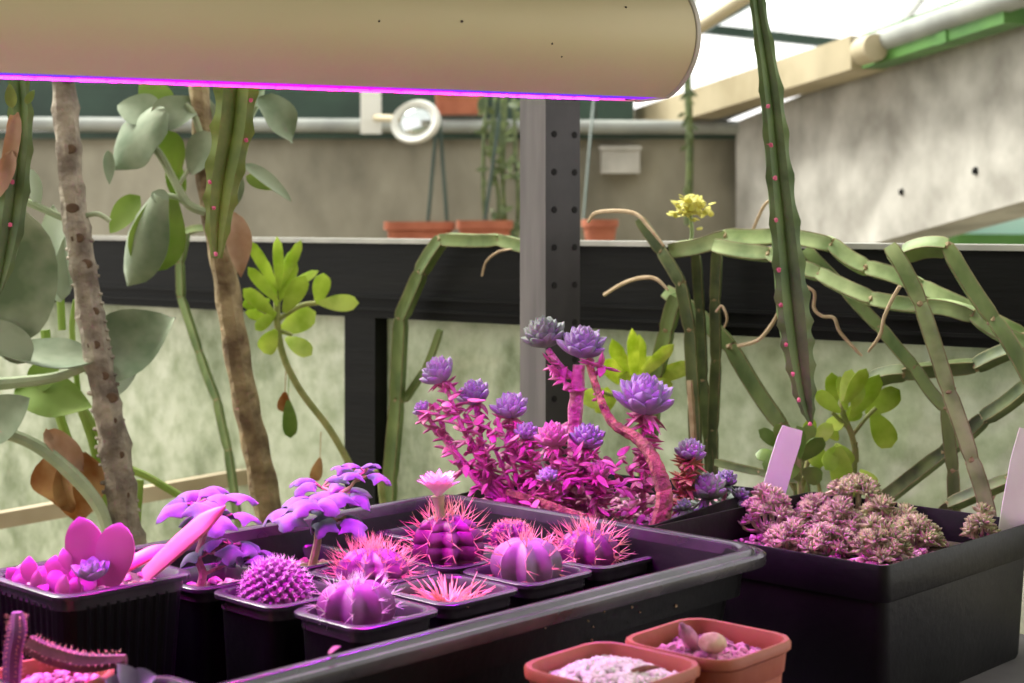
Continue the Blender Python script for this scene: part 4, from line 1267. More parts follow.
def tangle(fol, root):
    for i in range(230):
        x = random.uniform(420, 560); y = random.uniform(425 if x > 470 else 400, 505)
        if y - 400 > (x - 405) * 1.25: continue
        p = P(x, y, 1.43 + random.uniform(-.03, .04))
        a = random.uniform(0, 6.28); e = random.uniform(-.8, .9)
        d = V((math.cos(a) * math.cos(e), math.sin(a) * math.cos(e), math.sin(e)))
        fol.leaf(p, d, V((0, 0, 1)) + V((random.uniform(-.5, .5), -0.4, 0)), random.uniform(.010, .017), random.uniform(.005, .0075), 'lance', bend=random.uniform(-.5, .6), cup=.2, thick=.0013, nu=4, nv=3)
    for (x0, y0) in ((430, 425), (445, 440), (470, 440), (495, 450), (520, 455), (455, 460), (480, 470)):
        p1 = P(x0, y0, 1.43); fol.tube([root + V((0, 0, 0.002)), root.lerp(p1, .55) + V((0.004, 0, -0.006)), p1], [0.0026, 0.0022, 0.0016], 6, 5)
rosette_plant('leftmost bushy rosette succulent with pink leafy stems above the tray corner', 522, 1.43,
    [(438, 371, 42, 1.44, 30, None), (421, 408, 20, 1.43, 20, None), (474, 393, 40, 1.45, 30, None), (511, 406, 42, 1.43, 30, None), (527, 431, 28, 1.41, 24, None)], nleaf=26, extra=tangle)
def tangle2(fol, root):
    for i in range(190):
        x = random.uniform(530, 655); y = random.uniform(455, 520)
        p = P(x, y, 1.40 + random.uniform(-.03, .04))
        a = random.uniform(0, 6.28); e = random.uniform(-.9, .8)
        d = V((math.cos(a) * math.cos(e), math.sin(a) * math.cos(e), math.sin(e)))
        fol.leaf(p, d, V((0, 0, 1)) + V((random.uniform(-.5, .5), -0.4, 0)), random.uniform(.010, .017), random.uniform(.005, .008), 'lance', bend=random.uniform(-.5, .6), cup=.2, thick=.0013, nu=4, nv=3)
rosette_plant('low pink rosette succulent in the middle of the purple planter', 572, 1.40,
    [(553, 435, 40, 1.39, 26, 'rosette_pink'), (588, 437, 40, 1.40, 28, None), (548, 475, 26, 1.37, 20, None), (600, 470, 26, 1.38, 22, 'rosette_pink')], nleaf=30, extra=tangle2)
# the tall one with thick trunk and arching branch
root = in_p2(577, 1.45)
t = empty('rosette_succulent', root, 'tallest rosette succulent with a thick pink trunk before the steel post', 'succulent')
for (x, y, w, ax) in ((544, 332, 50, V((-.25, -.3, 1))), (583, 342, 52, V((.08, -.4, 1)))):
    b = MB(); d_ = 1.47 if x < 560 else 1.45
    c = P(x, y, d_); R = w / 2 / F * d_; ax.normalize()
    rosette(b, c - ax * R * 0.6, ax, R * 1.16, 52, 0.0032, 'spoon', 0.29, 20, 88, 0.25, 7, 4, 0.76, -0.35)
    b.build('rosette_head', M['rosette_green' if x < 560 else 'rosette'], t)
s = MB(); s.tube([root - V((0, 0, 0.004)), P(575, 425, 1.45), P(577, 395, 1.45), P(579, 365, 1.45)], [0.0072, 0.007, 0.0068, 0.0056], 12, 6, prof=lambda k, tt: 1 + 0.06 * math.sin(tt * 90) + 0.03 * ((k * 5) % 3 - 1))
s.tube([P(577, 380, 1.45), P(562, 368, 1.455), P(548, 350, 1.465)], [0.0035, 0.003, 0.003], 8, 5)
s.build('trunk', M['blush_stem'], t)
s = MB(); s.tube([P(588, 360, 1.44), P(598, 392, 1.42), P(612, 422, 1.40), P(636, 438, 1.385), P(651, 455, 1.37), P(662, 482, 1.36), P(664, 505, 1.355), V((P(656, 528, 1.352).x, 1.352, 0.093))], [0.0034, 0.0036, 0.0042, 0.0048, 0.006, 0.0072, 0.0078, 0.0082], 12, 7, prof=lambda k, tt: 1 + 0.07 * math.sin(tt * 120) + 0.04 * ((k * 5) % 3 - 1))
s.build('arching_branch', M['bark_stem'], t)
fol = MB()
scatter_leaves(fol, [P(548, 355, 1.455), P(556, 372, 1.45), P(575, 392, 1.44)], 34, 0.0135, 0.005)
scatter_leaves(fol, [P(590, 362, 1.44), P(605, 368, 1.43)], 12, 0.018, 0.0065)
scatter_leaves(fol, [P(596, 392, 1.42), P(610, 425, 1.40)], 5, 0.011, 0.005)
fol.build('stem_leaves', M['blush_leaf'], t)
rosette_plant('largest open rosette at the right of the purple planter, over the arching branch', 640, 1.42, [(646, 396, 66, 1.40, 34, None)], nleaf=40, leafm='blush_leaf')
rosette_plant('small purple rosette on reddish withered leaves right of the arching branch', 682, 1.43, [(691, 450, 36, 1.42, 28, None)], leafm='red_leaf', nleaf=60)
rosette_plant('grey green rosette succulent in the right corner of the purple planter', 712, 1.45, [(708, 487, 44, 1.42, 32, 'rosette_green'), (727, 478, 26, 1.44, 22, None), (741, 494, 20, 1.445, 18, None), (684, 505, 20, 1.38, 16, 'rosette_green')], leafm='rosette_green', nleaf=14)
b = MB(); b.tube([P(508, 492, 1.40), P(535, 500, 1.38), P(562, 510, 1.36), P(585, 517, 1.345)], [0.003, 0.004, 0.0042, 0.003], 8, 5, prof=lambda k, tt: 1 + .1 * ((k * 5) % 3 - 1))
o = b.build('woody_branch', M['bark_stem'], None, P(540, 505, 1.38)); tag(o, 'brown woody stem lying along the near rim under the rosettes', 'branch')

# ------------------------------------------------------------------ plants behind: trunks and felted leaves
random.seed(3)
def leafpx(b, base, tip, wpx, d, nrm=(0, -1, 0.4), wf='ovate', bend=0.0, cup=0.2, thick=0.0014, dd=0.0, wave=0.0, nu=10, nv=6, twist=0.0):
    p0, p1 = P(base[0], base[1], d), P(tip[0], tip[1], d + dd)
    b.leaf(p0, p1 - p0, V(nrm), (p1 - p0).length * (1 + 0.12 * abs(bend)), wpx / F * d, wf, bend=bend, cup=cup, thick=thick, nu=nu, nv=nv, wave=wave, twist=twist)
def pxtube(b, pts, wpx, d, seg=8, n=6, prof=None, dds=None):
    q = [P(x, y, d + (dds[i] if dds else 0)) for i, (x, y) in enumerate(pts)]
    w = wpx if hasattr(wpx, '__len__') else [wpx] * len(pts)
    b.tube(q, [a / 2 / F * d for a in w], seg, n, prof)
d = 1.78
g0 = P(132, 560, d); g0.z = -0.6
t = empty('felt_plant', g0, 'tall felted plant with a grey scarred trunk at the far left', 'plant')
b = MB()
tp = [(68, 40), (64, 80), (68, 140), (73, 200), (82, 260), (93, 330), (106, 400), (117, 460), (126, 530)]
pts = [P(x, y, d) for x, y in tp] + [P(140, 640, d), V((g0.x + 0.02, d, -0.6))]
def tw(k, tt):
    return 1 + 0.16 * (max(0, math.sin(tt * 95)) ** 3) + 0.06 * math.sin(k * 2.7 + tt * 37) + 0.05 * math.sin(k * 5.1 - tt * 83)
b.tube(pts, [x / 2 / F * d for x in (22, 23, 24, 24, 25, 26, 27, 29, 31, 34, 36)], 14, 10, prof=tw)
trunk_mb = b
for i, (x, y) in enumerate(((69, 149), (72, 208), (77, 238), (92, 312), (102, 376), (112, 421), (117, 455), (68, 78), (122, 495), (84, 264), (125, 520), (97, 345), (108, 398))):
    dx = random.uniform(-4, 4) if i > 4 else 0
    c = P(x + dx, y, d - 0.0135)
    b = MB()
    b.loft([[c + V((r * math.cos(2 * PI * k / 12), -yy, r * 0.75 * math.sin(2 * PI * k / 12))) for k in range(12)] for r, yy in ((0.0078, -0.004), (0.0074, -0.0006), (0.0055, 0.0004), (0.003, 0.0002))])
    b.build('leaf_scar', M['scar'], t)
b = trunk_mb
for y in range(240, 530, 9):
    f = (y - 240) / 290; x = 79 + 47 * f
    sgn = random.choice((-1, 1)); c = P(x + sgn * (13 + 4 * f), y, d)
    b.blob(c - V((sgn * 0.003, 0, 0)), random.uniform(.0045, .0065), (1, 1, 0.55), .2)
b.build('trunk', M['trunk_grey'], t)
b = MB()
b = MB(); leafpx(b, (12, 345), (22, 208), 78, d - 0.02, (0.25, -1, 0.1), 'round', -0.35, 0.25, wave=0.05)
b.build('leaf', M['felt'], t)
b = MB(); leafpx(b, (30, 362), (-12, 318), 34, d - 0.03, (0.3, -1, 0.3), 'ovate')
b.build('leaf', M['felt'], t)
b = MB(); leafpx(b, (96, 362), (-12, 372), 60, d - 0.01, (0.1, -0.42, 1), 'ovate', -0.5, 0.35, wave=0.03)
b.build('leaf', M['felt'], t)
b = MB(); leafpx(b, (84, 372), (170, 316), 72, d + 0.02, (0.45, -0.75, 0.6), 'ovate', 0.2, 0.3, wave=0.05)
b.build('leaf', M['felt'], t)
b = MB(); leafpx(b, (-22, 436), (30, 398), 50, d - 0.03, (0.2, -0.8, 0.5), 'ovate')
b.build('leaf', M['felt'], t)
b = MB()
b = MB(); leafpx(b, (60, 302), (50, 206), 42, d + 0.03, (-0.4, -1, 0.2), 'ovate', 0.1, 0.25, wave=0.06)
b.build('leaf', M['felt_pale'], t)
b = MB(); leafpx(b, (62, 300), (66, 236), 22, d + 0.02, (0.6, -1, 0.2), 'ovate', 0.1, 0.25, wave=0.06)
b.build('leaf', M['felt_pale'], t)
b = MB(); leafpx(b, (26, 168), (40, 208), 18, d, (0.6, -0.7, 0.4), 'ovate', 0.2, 0.5)
b.build('leaf', M['felt_pale'], t)
b = MB(); leafpx(b, (100, 395), (142, 356), 30, d + 0.05, (0.3, -1, 0.5), 'ovate')
b.build('leaf', M['felt_pale'], t)
b = MB()
b = MB(); leafpx(b, (14, 392), (92, 404), 52, d + 0.03, (0.1, -0.7, 0.7), 'ovate', 0.15, 0.2, wave=0.05)
b.build('leaf', M['felt_bright'], t)
b = MB(); leafpx(b, (30, 388), (60, 360), 30, d + 0.04, (0.1, -0.9, 0.4), 'ovate')
b.build('leaf', M['felt_bright'], t)
b = MB()
b = MB(); leafpx(b, (84, 452), (74, 524), 52, d + 0.01, (0.3, -1, 0.2), 'ovate', 0.35, 0.4, wave=0.08)
b.build('withering_leaf', M['orange_leaf'], t)
b = MB(); leafpx(b, (46, 455), (70, 512), 44, d + 0.005, (-0.3, -1, 0.0), 'ovate', 0.2, 0.4, wave=0.1)
b.build('withering_leaf', M['orange_leaf'], t)
b = MB()
b = MB(); leafpx(b, (44, 432), (86, 466), 26, d - 0.01, (0, -0.7, 0.7), 'ovate', 0.5, 0.5, wave=0.1)
b.build('dry_leaf', M['dry_leaf'], t)
b = MB(); leafpx(b, (50, 445), (46, 428), 10, d - 0.01, (0, -0.7, 0.3), 'lance')
b.build('dry_leaf', M['dry_leaf'], t)
b = MB()
b = MB(); pxtube(b, [(-60, 425), (0, 432), (40, 448), (76, 478), (98, 505), (108, 530)], [12, 12, 13, 15, 14, 12], d - 0.02)
b.build('leaf_stalk', M['felt_stem'], t)
b = MB(); pxtube(b, [(75, 224), (54, 214), (20, 200), (-20, 196)], [6, 7, 8, 8], d)
b.build('leaf_stalk', M['felt_stem'], t)
b = MB(); pxtube(b, [(84, 216), (98, 214), (110, 221)], [5, 5, 5], d)
b.build('leaf_stalk', M['felt_stem'], t)
b = MB(); pxtube(b, [(-20, 385), (20, 382), (60, 376), (100, 360)], [14, 12, 10, 8], d)
b.build('leaf_stalk', M['felt_stem'], t)
b = MB()
for pts_, w_ in (([(45, 330), (55, 400), (80, 470), (112, 530)], 10), ([(74, 392), (92, 440), (104, 500), (110, 560)], 9), ([(84, 410), (118, 460), (150, 478), (182, 497)], 8), ([(62, 330), (60, 290)], 8), ([(140, 480), (137, 520), (136, 560)], 8), ([(76, 300), (72, 330), (78, 390)], 6)):
    b = MB(); pxtube(b, pts_, w_, d + 0.07)
    b.build('green_shoot', M['felt_bright'], t)
b = MB(); pxtube(b, [(60, 300), (66, 270), (75, 240)], 7, d + 0.06)
b.build('green_shoot', M['felt_bright'], t)

d = 1.92
g0 = P(290, 600, d); g0.z = -0.6
t = empty('felt_plant', g0, 'brown trunked felted plant whose grey green leaves spread below the lamp', 'plant')
b = MB()
tp = [(196, 60), (201, 110), (206, 170), (214, 220), (224, 270), (233, 330), (245, 400), (256, 450), (268, 510)]
b.tube([P(x, y, d) for x, y in tp] + [P(286, 600, d), V((g0.x + 0.02, d, -0.6))], [x / 2 / F * d for x in (18, 20, 22, 24, 25, 26, 26, 27, 29, 31, 34)], 14, 9, prof=lambda k, tt: 1 + 0.06 * math.sin(tt * 80 + k) + 0.05 * ((k * 7) % 4 - 1.5) / 1.5)
b.build('trunk', M['trunk_brown'], t)
b = MB()
b = MB(); leafpx(b, (166, 110), (92, 152), 66, d - 0.03, (-0.45, -0.85, 0.45), 'ovate', 0.7, -0.3, wave=0.07)
b.build('leaf', M['felt'], t)
b = MB(); leafpx(b, (160, 120), (118, 100), 40, d, (0.2, -0.9, 0.5), 'ovate', 0.4, 0.3)
b.build('leaf', M['felt'], t)
b = MB(); leafpx(b, (108, 150), (106, 184), 13, d - 0.04, (0.6, -0.7, 0.3), 'ovate', -0.4, 0.4)
b.build('leaf', M['felt'], t)
b = MB(); leafpx(b, (152, 126), (197, 96), 36, d - 0.02, (0.4, -0.8, 0.5), 'ovate', 0.8, 0.4, wave=0.06)
b.build('leaf', M['felt'], t)
b = MB(); leafpx(b, (158, 196), (116, 282), 52, d - 0.04, (-0.35, -1, 0.25), 'paddle', 0.4, -0.5, wave=0.03)
b.build('leaf', M['felt'], t)
b = MB(); leafpx(b, (216, 134), (186, 172), 38, d - 0.02, (-0.3, -1, 0.4), 'ovate', 0.3, 0.3)
b.build('leaf', M['felt'], t)
b = MB(); leafpx(b, (258, 98), (298, 134), 38, d - 0.01, (0.5, -0.9, 0.5), 'ovate', 0.6, 0.5, wave=0.08)
b.build('leaf', M['felt'], t)
b = MB(); leafpx(b, (243, 164), (294, 196), 17, d - 0.01, (0.1, -0.7, 0.7), 'ovate', 0.3, 0.4)
b.build('leaf', M['felt'], t)
b = MB(); leafpx(b, (222, 140), (192, 84), 22, d + 0.02, (0.3, -0.9, 0.2), 'ovate', 0.2, 0.3)
b.build('leaf', M['felt'], t)
b = MB(); leafpx(b, (236, 130), (262, 88), 22, d + 0.02, (-0.3, -0.9, 0.2), 'ovate', 0.2, 0.3)
b.build('leaf', M['felt'], t)
b = MB(); leafpx(b, (228, 170), (238, 205), 24, d + 0.01, (0.5, -0.9, 0.2), 'ovate', 0.2, 0.3)
b.build('leaf', M['felt'], t)
b = MB(); leafpx(b, (152, 192), (168, 206), 22, d - 0.03, (0.0, -0.5, 0.9), 'ovate', 0.2, 0.3)
b.build('leaf', M['felt'], t)
b = MB()
b = MB(); leafpx(b, (166, 198), (150, 272), 56, d - 0.02, (0.35, -1, 0.2), 'paddle', 0.2, 0.25)
b.build('leaf', M['felt_bright'], t)
b = MB(); leafpx(b, (140, 196), (108, 232), 27, d - 0.01, (-0.1, -1, 0.3), 'ovate', 0.2, 0.3)
b.build('leaf', M['felt_bright'], t)
b = MB(); leafpx(b, (166, 130), (178, 174), 28, d + 0.01, (0.1, -1, 0.2), 'ovate', 0.2, 0.3)
b.build('leaf', M['felt_bright'], t)
b = MB(); leafpx(b, (168, 118), (142, 76), 34, d + 0.02, (0.1, -1, 0.3), 'ovate', 0.2, 0.3)
b.build('leaf', M['felt_bright'], t)
b = MB(); leafpx(b, (200, 100), (205, 132), 20, d + 0.02, (0.1, -1, 0.3), 'ovate')
b.build('leaf', M['felt_bright'], t)
b = MB(); leafpx(b, (246, 176), (272, 190), 14, d, (0.1, -1, 0.4), 'ovate')
b.build('leaf', M['felt_bright'], t)
b = MB(); leafpx(b, (180, 200), (170, 150), 20, d + 0.03, (0.1, -1, 0.4), 'ovate')
b.build('leaf', M['felt_bright'], t)
b = MB()
b = MB(); leafpx(b, (234, 212), (243, 276), 26, d - 0.02, (0.4, -1, 0.1), 'ovate', 0.3, 0.5, wave=0.1)
b.build('dry_leaf', M['dry_leaf'], t)
b = MB()
b = MB(); pxtube(b, [(206, 212), (188, 204), (174, 180), (158, 152), (138, 134)], [9, 9, 8, 8, 6], d - 0.01)
b.build('leaf_stalk', M['felt_stem'], t)
b = MB(); pxtube(b, [(186, 202), (170, 196), (152, 198)], [7, 6, 5], d - 0.01)
b.build('leaf_stalk', M['felt_stem'], t)
b = MB(); pxtube(b, [(204, 150), (196, 118), (186, 104)], [8, 7, 5], d - 0.01)
b.build('leaf_stalk', M['felt_stem'], t)
b = MB(); pxtube(b, [(176, 190), (188, 170)], [5, 4], d - 0.01)
b.build('leaf_stalk', M['felt_stem'], t)
b = MB(); pxtube(b, [(216, 160), (236, 140), (256, 106)], [6, 6, 5], d)
b.build('leaf_stalk', M['felt_stem'], t)
b = MB(); pxtube(b, [(218, 200), (232, 176), (244, 166)], [6, 6, 5], d)
b.build('leaf_stalk', M['felt_stem'], t)

# square stemmed vines
SQA = [math.radians(90 * q + o_) for q in range(4) for o_ in (0, 5, 12, 32, 58, 78, 85)]
def sq(k, tt):
    return (1.0, 0.94, 0.80, 0.655, 0.655, 0.80, 0.94)[k % 7]
def vine_mats(o, m):
    o.data.materials.append(M['ridge'])
    nf = len(o.data.polygons)
    for i, p in enumerate(o.data.polygons):
        vs = [v % 28 for v in p.vertices]
        if len(vs) == 4 and all(v % 7 in (0, 1, 6) for v in vs):
            p.material_index = 1
def vine_seg(b, a, c, wpx, sag=0.0, seg=16):
    """one internode: pinched at both joints"""
    m = 8
    pts, rad = [], []
    da, dc = a[2], c[2]
    for i in range(m + 1):
        f = i / m
        p = P(a[0], a[1], da).lerp(P(c[0], c[1], dc), f) + V((0, 0, sag * math.sin(PI * f)))
        pts.append(p)
        w = (0.84 + 0.16 * min(1, math.sin(PI * f) * 3.0))
        rad.append(w * wpx / 2 / F * (da + (dc - da) * f) * 1.12)
    b.tube(pts, rad, 28, 1, sq, V((0.45, -0.8, 0.35)), angs=SQA)
def vine(name, label, chain, wpx, m, off=0.07, joints=True, ground=False):
    """chain of pixel joints, hung just before the rail"""
    j = [(x, y, d_rail(x) - off) for x, y in chain]
    loc = P(*j[0]); 
    t = empty(name, loc, label, 'vine')
    b, js = MB(), []
    for i in range(len(j) - 1):
        vine_seg(b, j[i], j[i + 1], wpx, random.uniform(-.004, .004))
        p = P(*j[i + 1]); r = wpx / 2 / F * j[i + 1][2]
        q = MB(); q.blob(p, r * 0.80, (1, 1, 1), .12)
        q.cone(p, p + V((random.uniform(-1, 1), -1, random.uniform(-.6, .6))).normalized() * r * 1.15, r * 0.25, 4)
        js.append(q)
    if ground:
        x, y, dd = j[-1] if ground == 1 else j[0]
        p = P(x, y, dd)
        b.tube([p, V((p.x, p.y, -0.6))], wpx / 2 / F * dd * 0.8, 28, 1, sq, V((0.45, -0.8, 0.35)), angs=SQA)
    vine_mats(b.build('vine_stem', M[m], t), m)
    for q in js:
        q.build('joint', M['joint'], t)
    return t
G = 'square stemmed vines over the black rail'
vine('square_vine', 'square stemmed vine arching highest over the rail towards the right', [(672, 250), (728, 236), (784, 236), (833, 245), (868, 268), (922, 287), (976, 311), (1024, 336), (1075, 365)], 20, 'vine_pale', 0.10)
vine('square_vine', 'square stemmed vine sloping along the rail face from the pink budded stem', [(716, 246), (770, 254), (820, 274), (873, 299), (921, 306), (974, 316), (1030, 345)], 19, 'vine_pale', 0.126)
vine('square_vine', 'long vine dropping from the rail top steeply past the green jade plant', [(890, 247), (921, 304), (949, 392), (972, 460), (990, 520), (1000, 600)], 20, 'vine_pale', 0.18, ground=1)
vine('square_vine', 'vine folding over the rail top then falling to the right frame edge', [(905, 254), (948, 248), (994, 320), (1035, 390), (1080, 440)], 20, 'vine', 0.152)
vine('square_vine', 'vine crossing the rail diagonally behind the pink budded stem', [(806, 250), (845, 290), (880, 327), (915, 368), (946, 408), (953, 470), (955, 540)], 16, 'vine', 0.075, ground=1)
vine('square_vine', 'vine with a sharp bend left of the pink budded stem', [(667, 292), (731, 347), (782, 426), (800, 470), (806, 540)], 20, 'vine', 0.05, ground=1)
vine('square_vine', 'low dark vine running right beneath the rail', [(872, 380), (905, 373), (976, 366), (1024, 346), (1075, 320)], 17, 'vine_dark', 0.04)
vine('square_vine', 'dark vine rising to the right frame edge in front of the glass', [(868, 512), (945, 452), (984, 418), (1030, 384), (1080, 360)], 17, 'vine_dark', 0.045)
vine('square_vine', 'lowest dark vine beside the white tag', [(930, 530), (950, 505), (1010, 480), (1060, 455)], 15, 'vine_dark', 0.11)
vine('square_vine', 'short green vine stub below the rail, above the lime leaves', [(677, 296), (667, 330), (655, 378), (650, 440)], 18, 'vine', 0.08, ground=1)
vine('square_vine', 'brown edged vine reaching down left from the rail top', [(640, 220), (662, 252), (681, 284), (690, 330), (694, 400), (697, 480)], 15, 'vine_dark', 0.12, ground=1)
vine('square_vine', 'upright dark vine left of the bend, rail top to soil', [(696, 255), (700, 310), (703, 380), (708, 440), (712, 500)], 12, 'vine_dark', 0.085, ground=1)
vine('square_vine', 'upright dark vine hanging from the rail top near the yellow flower', [(717, 250), (715, 300), (716, 360), (713, 430), (712, 510)], 13, 'vine_dark', 0.083, ground=1)
vine('square_vine', 'pale green vine looping over the rail left of the steel post', [(560, 252), (500, 240), (442, 239), (421, 272), (401, 318), (397, 400), (390, 480), (385, 560)], 16, 'vine', 0.07, ground=1)
vine('square_vine', 'thin green stem leaning behind the loop left of the steel post', [(440, 330), (425, 370), (405, 400)], 8, 'vine', 0.05)
vine('square_vine', 'slender green vine bending down left of the brown trunk', [(206, 228), (186, 232), (180, 262), (181, 297), (199, 352), (217, 400), (228, 450), (238, 520)], 9, 'vine', 0.12, ground=1)
vine('square_vine', 'thin vine lying along the glass bottom behind the pink tag', [(716, 462), (760, 472), (800, 480)], 10, 'vine_dark', 0.12)
# dry tendrils
def tendril(label, pts, w, off=0.09):
    b = MB()
    pp = [P(x, y, d_rail(x) - off) for x, y in pts]
    b.tube(pp, [w / 3 / F * 1.85] * (len(pp) - 1) + [w / 5 / F * 1.85], 6, 6)
    o = b.build('dry_tendril', M['tendril'], None, pp[0])
    tag(o, label, 'tendril', 'dry tendrils of the vines')
tendril('dry tendril arching above the rail beside the clay bowl', [(588, 222), (596, 213), (618, 211), (636, 214), (648, 226), (664, 246)], 6, 0.13)
tendril('dry tendril curling on the rail face right of the steel post', [(604, 295), (622, 284), (640, 278), (656, 279), (668, 290)], 6)
tendril('wavy dry tendril right of the pink budded stem', [(800, 284), (814, 292), (814, 308), (822, 316), (834, 318), (840, 332), (856, 350), (862, 356)], 5)
tendril('dry tendril from the bend to the pink budded stem', [(738, 346), (758, 340), (772, 324), (780, 308)], 6)
tendril('dry tendril twisted around the crossing vines', [(900, 286), (892, 300), (884, 318), (880, 335), (868, 352)], 5, 0.14)
tendril('dry tendril hooked round the upright vine', [(716, 312), (722, 306), (727, 318), (724, 328)], 4, 0.10)
tendril('short dry tendril on the rail left of the steel post', [(482, 276), (486, 262), (498, 252), (512, 249)], 4)
tendril('thin dry tendril on the glass near the right frame edge', [(1018, 462), (1004, 478), (996, 492), (990, 508)], 3, 0.03)
tendril('pale dry tendril above the rail beside the pink budded stem', [(752, 232), (758, 218), (764, 206), (772, 198)], 5, 0.05)
tendril('dry brown rootlets on the upright vine', [(690, 380), (692, 410), (694, 440), (696, 470)], 12, 0.125)
# yellow flower
fd = d_rail(690) - 0.07
t = empty('yellow_flower', P(690, 240, fd), 'small yellow flower head above the vines', 'flower')
b = MB()
for k in range(110):
    p = P(691 + random.gauss(0, 7.5), 209 + random.gauss(0, 6), fd + random.uniform(-.01, .01))
    b.leaf(p, V((random.uniform(-1, 1), random.uniform(-1, 1), random.uniform(-.4, 1))), V((0, -.4, 1)), 0.010, 0.007, 'ovate', nu=4, nv=3, thick=.0006)
b.build('flower_petals', M['yellow'], t)
b = MB(); pxtube(b, [(690, 246), (692, 232), (690, 214)], 4, fd); b.build('flower_stalk', M['vine_pale'], t)

# jade like plants
def jade(name, label, d, stems, leaves, lm, sm='jade_stem', root=None, wf='obovate', extras=()):
    gx = P(stems[0][0][0], 600, d).x
    t = empty(name, (gx, d, -0.6), label, 'plant')
    s = MB()
    for i, (pts) in enumerate(stems):
        w = pts[-1] if isinstance(pts[-1], (int, float)) else 6
        pp = [p for p in pts if not isinstance(p, (int, float))]
        q = [P(x, y, d) for x, y in pp]
        if i == 0: q = [V((gx, d, -0.6))] + q
        s.tube(q, [w / 2 / F * d] * len(q), 8, 5)
    s.build('stem', M[sm], t)
    b = MB()
    for lf in leaves:
        x0, y0, x1, y1, w = lf[:5]
        a = random.uniform(-.5, .5)
        leafpx(b, (x0, y0), (x1, y1), w, d + random.uniform(-.03, .02), (a, -0.9, random.uniform(.1, .7)), wf, random.uniform(-.2, .3), 0.15, thick=0.0018, dd=random.uniform(-.02, .01), nu=8, nv=5)
    b.build('leaves', M[lm], t)
    for nm, mm, lst in extras:
        b = MB()
        for x0, y0, x1, y1, w in lst:
            leafpx(b, (x0, y0), (x1, y1), w, d - 0.01, (.2, -.9, .3), wf, 0.2, 0.3, thick=.0016, nu=8, nv=5)
            b.tube([P(x0, y0, d - .01), P(x0 + 1, y0 - 26, d)], 0.0005, 5, 1)
        b.build(nm, M[mm], t)
    return t
random.seed(9)
jade('jade_branch', 'bright green jade branch leaning left, before the rail post', 2.0,
     [[(385, 520), (356, 475), (330, 430), (300, 390), (283, 355), (277, 320), (278, 282), 7], [(278, 320), (300, 306), (318, 303), 5], [(278, 330), (292, 335), 4], [(277, 318), (258, 308), 5], [(277, 300), (262, 288), 4]],
     [(278, 290, 250, 243, 12), (279, 290, 278, 238, 11), (280, 287, 302, 240, 11), (280, 294, 316, 270, 10), (278, 302, 248, 268, 12), (274, 314, 244, 290, 15), (284, 312, 305, 276, 19), (318, 304, 323, 273, 18), (319, 303, 358, 303, 17), (280, 332, 316, 312, 25), (286, 338, 310, 352, 18), (276, 330, 262, 354, 20), (276, 318, 246, 312, 13), (277, 304, 298, 262, 12), (277, 306, 264, 258, 10), (270, 300, 242, 306, 12), (278, 298, 290, 250, 12), (276, 312, 256, 330, 13)],
     'jade', extras=[('yellowing_leaf', 'jade_dark', [(288, 400, 291, 438, 15)]), ('brown_leaf', 'orange_leaf', [(285, 392, 283, 412, 13)]), ('brown_leaf', 'orange_leaf', [(320, 458, 314, 482, 12)])])
jade('jade_plant', 'green jade plant with paddle leaves behind the right planter', 1.69,
     [[(854, 500), (856, 462), (852, 436), (843, 414), (842, 400), 6], [(852, 436), (866, 418), (876, 408), 4], [(848, 428), (832, 412), 4], [(800, 500), (806, 470), (812, 440), 5], [(795, 490), (780, 462), 5], [(822, 500), (818, 470), (838, 445), 4]],
     [(834, 408, 832, 374, 15), (842, 402, 852, 370, 14), (845, 404, 866, 368, 15), (850, 418, 880, 376, 22), (866, 414, 900, 390, 22), (872, 412, 892, 448, 24), (840, 412, 816, 392, 15), (842, 415, 830, 432, 17), (846, 410, 840, 376, 12), (852, 410, 862, 386, 14), (846, 420, 860, 408, 16), (838, 440, 826, 424, 14), (838, 446, 842, 486, 24), (836, 444, 852, 462, 16), (812, 442, 806, 418, 16), (812, 446, 832, 424, 16), (808, 450, 790, 430, 16), (860, 470, 876, 486, 14), (838, 446, 824, 470, 18), (842, 470, 850, 500, 18), (812, 440, 820, 468, 20)], 'jade',
     extras=())
jade('jade_plant', 'darker jade shoots just right of the pink tag', 1.63,
     [[(800, 505), (798, 480), (800, 455), (806, 436), 5], [(798, 480), (780, 458), 4], [(800, 470), (786, 445), 4]],
     [(800, 458, 800, 428, 16), (802, 460, 822, 436, 18), (782, 460, 756, 452, 15), (784, 448, 758, 430, 14), (782, 456, 764, 470, 15), (800, 466, 780, 476, 16), (786, 446, 776, 424, 13), (802, 470, 822, 480, 18), (798, 450, 786, 462, 14), (804, 446, 812, 424, 14)], 'jade_dark')
jade('lime_plant', 'lime green plant with knobbly leaves behind the tall rosettes', 1.83,
     [[(640, 480), (641, 420), (640, 385), 6], [(640, 400), (625, 372), 4], [(640, 398), (660, 378), 4], [(640, 402), (600, 392), 4]],
     [(628, 378, 612, 340, 16), (634, 374, 630, 328, 14), (638, 376, 642, 336, 15), (644, 372, 674, 344, 13), (648, 380, 695, 366, 17), (640, 380, 652, 356, 16), (622, 380, 602, 360, 18), (606, 396, 584, 400, 22), (640, 392, 618, 376, 18), (650, 388, 672, 384, 16), (612, 392, 596, 412, 20)], 'lime', 'jade_stem', wf='tongue')

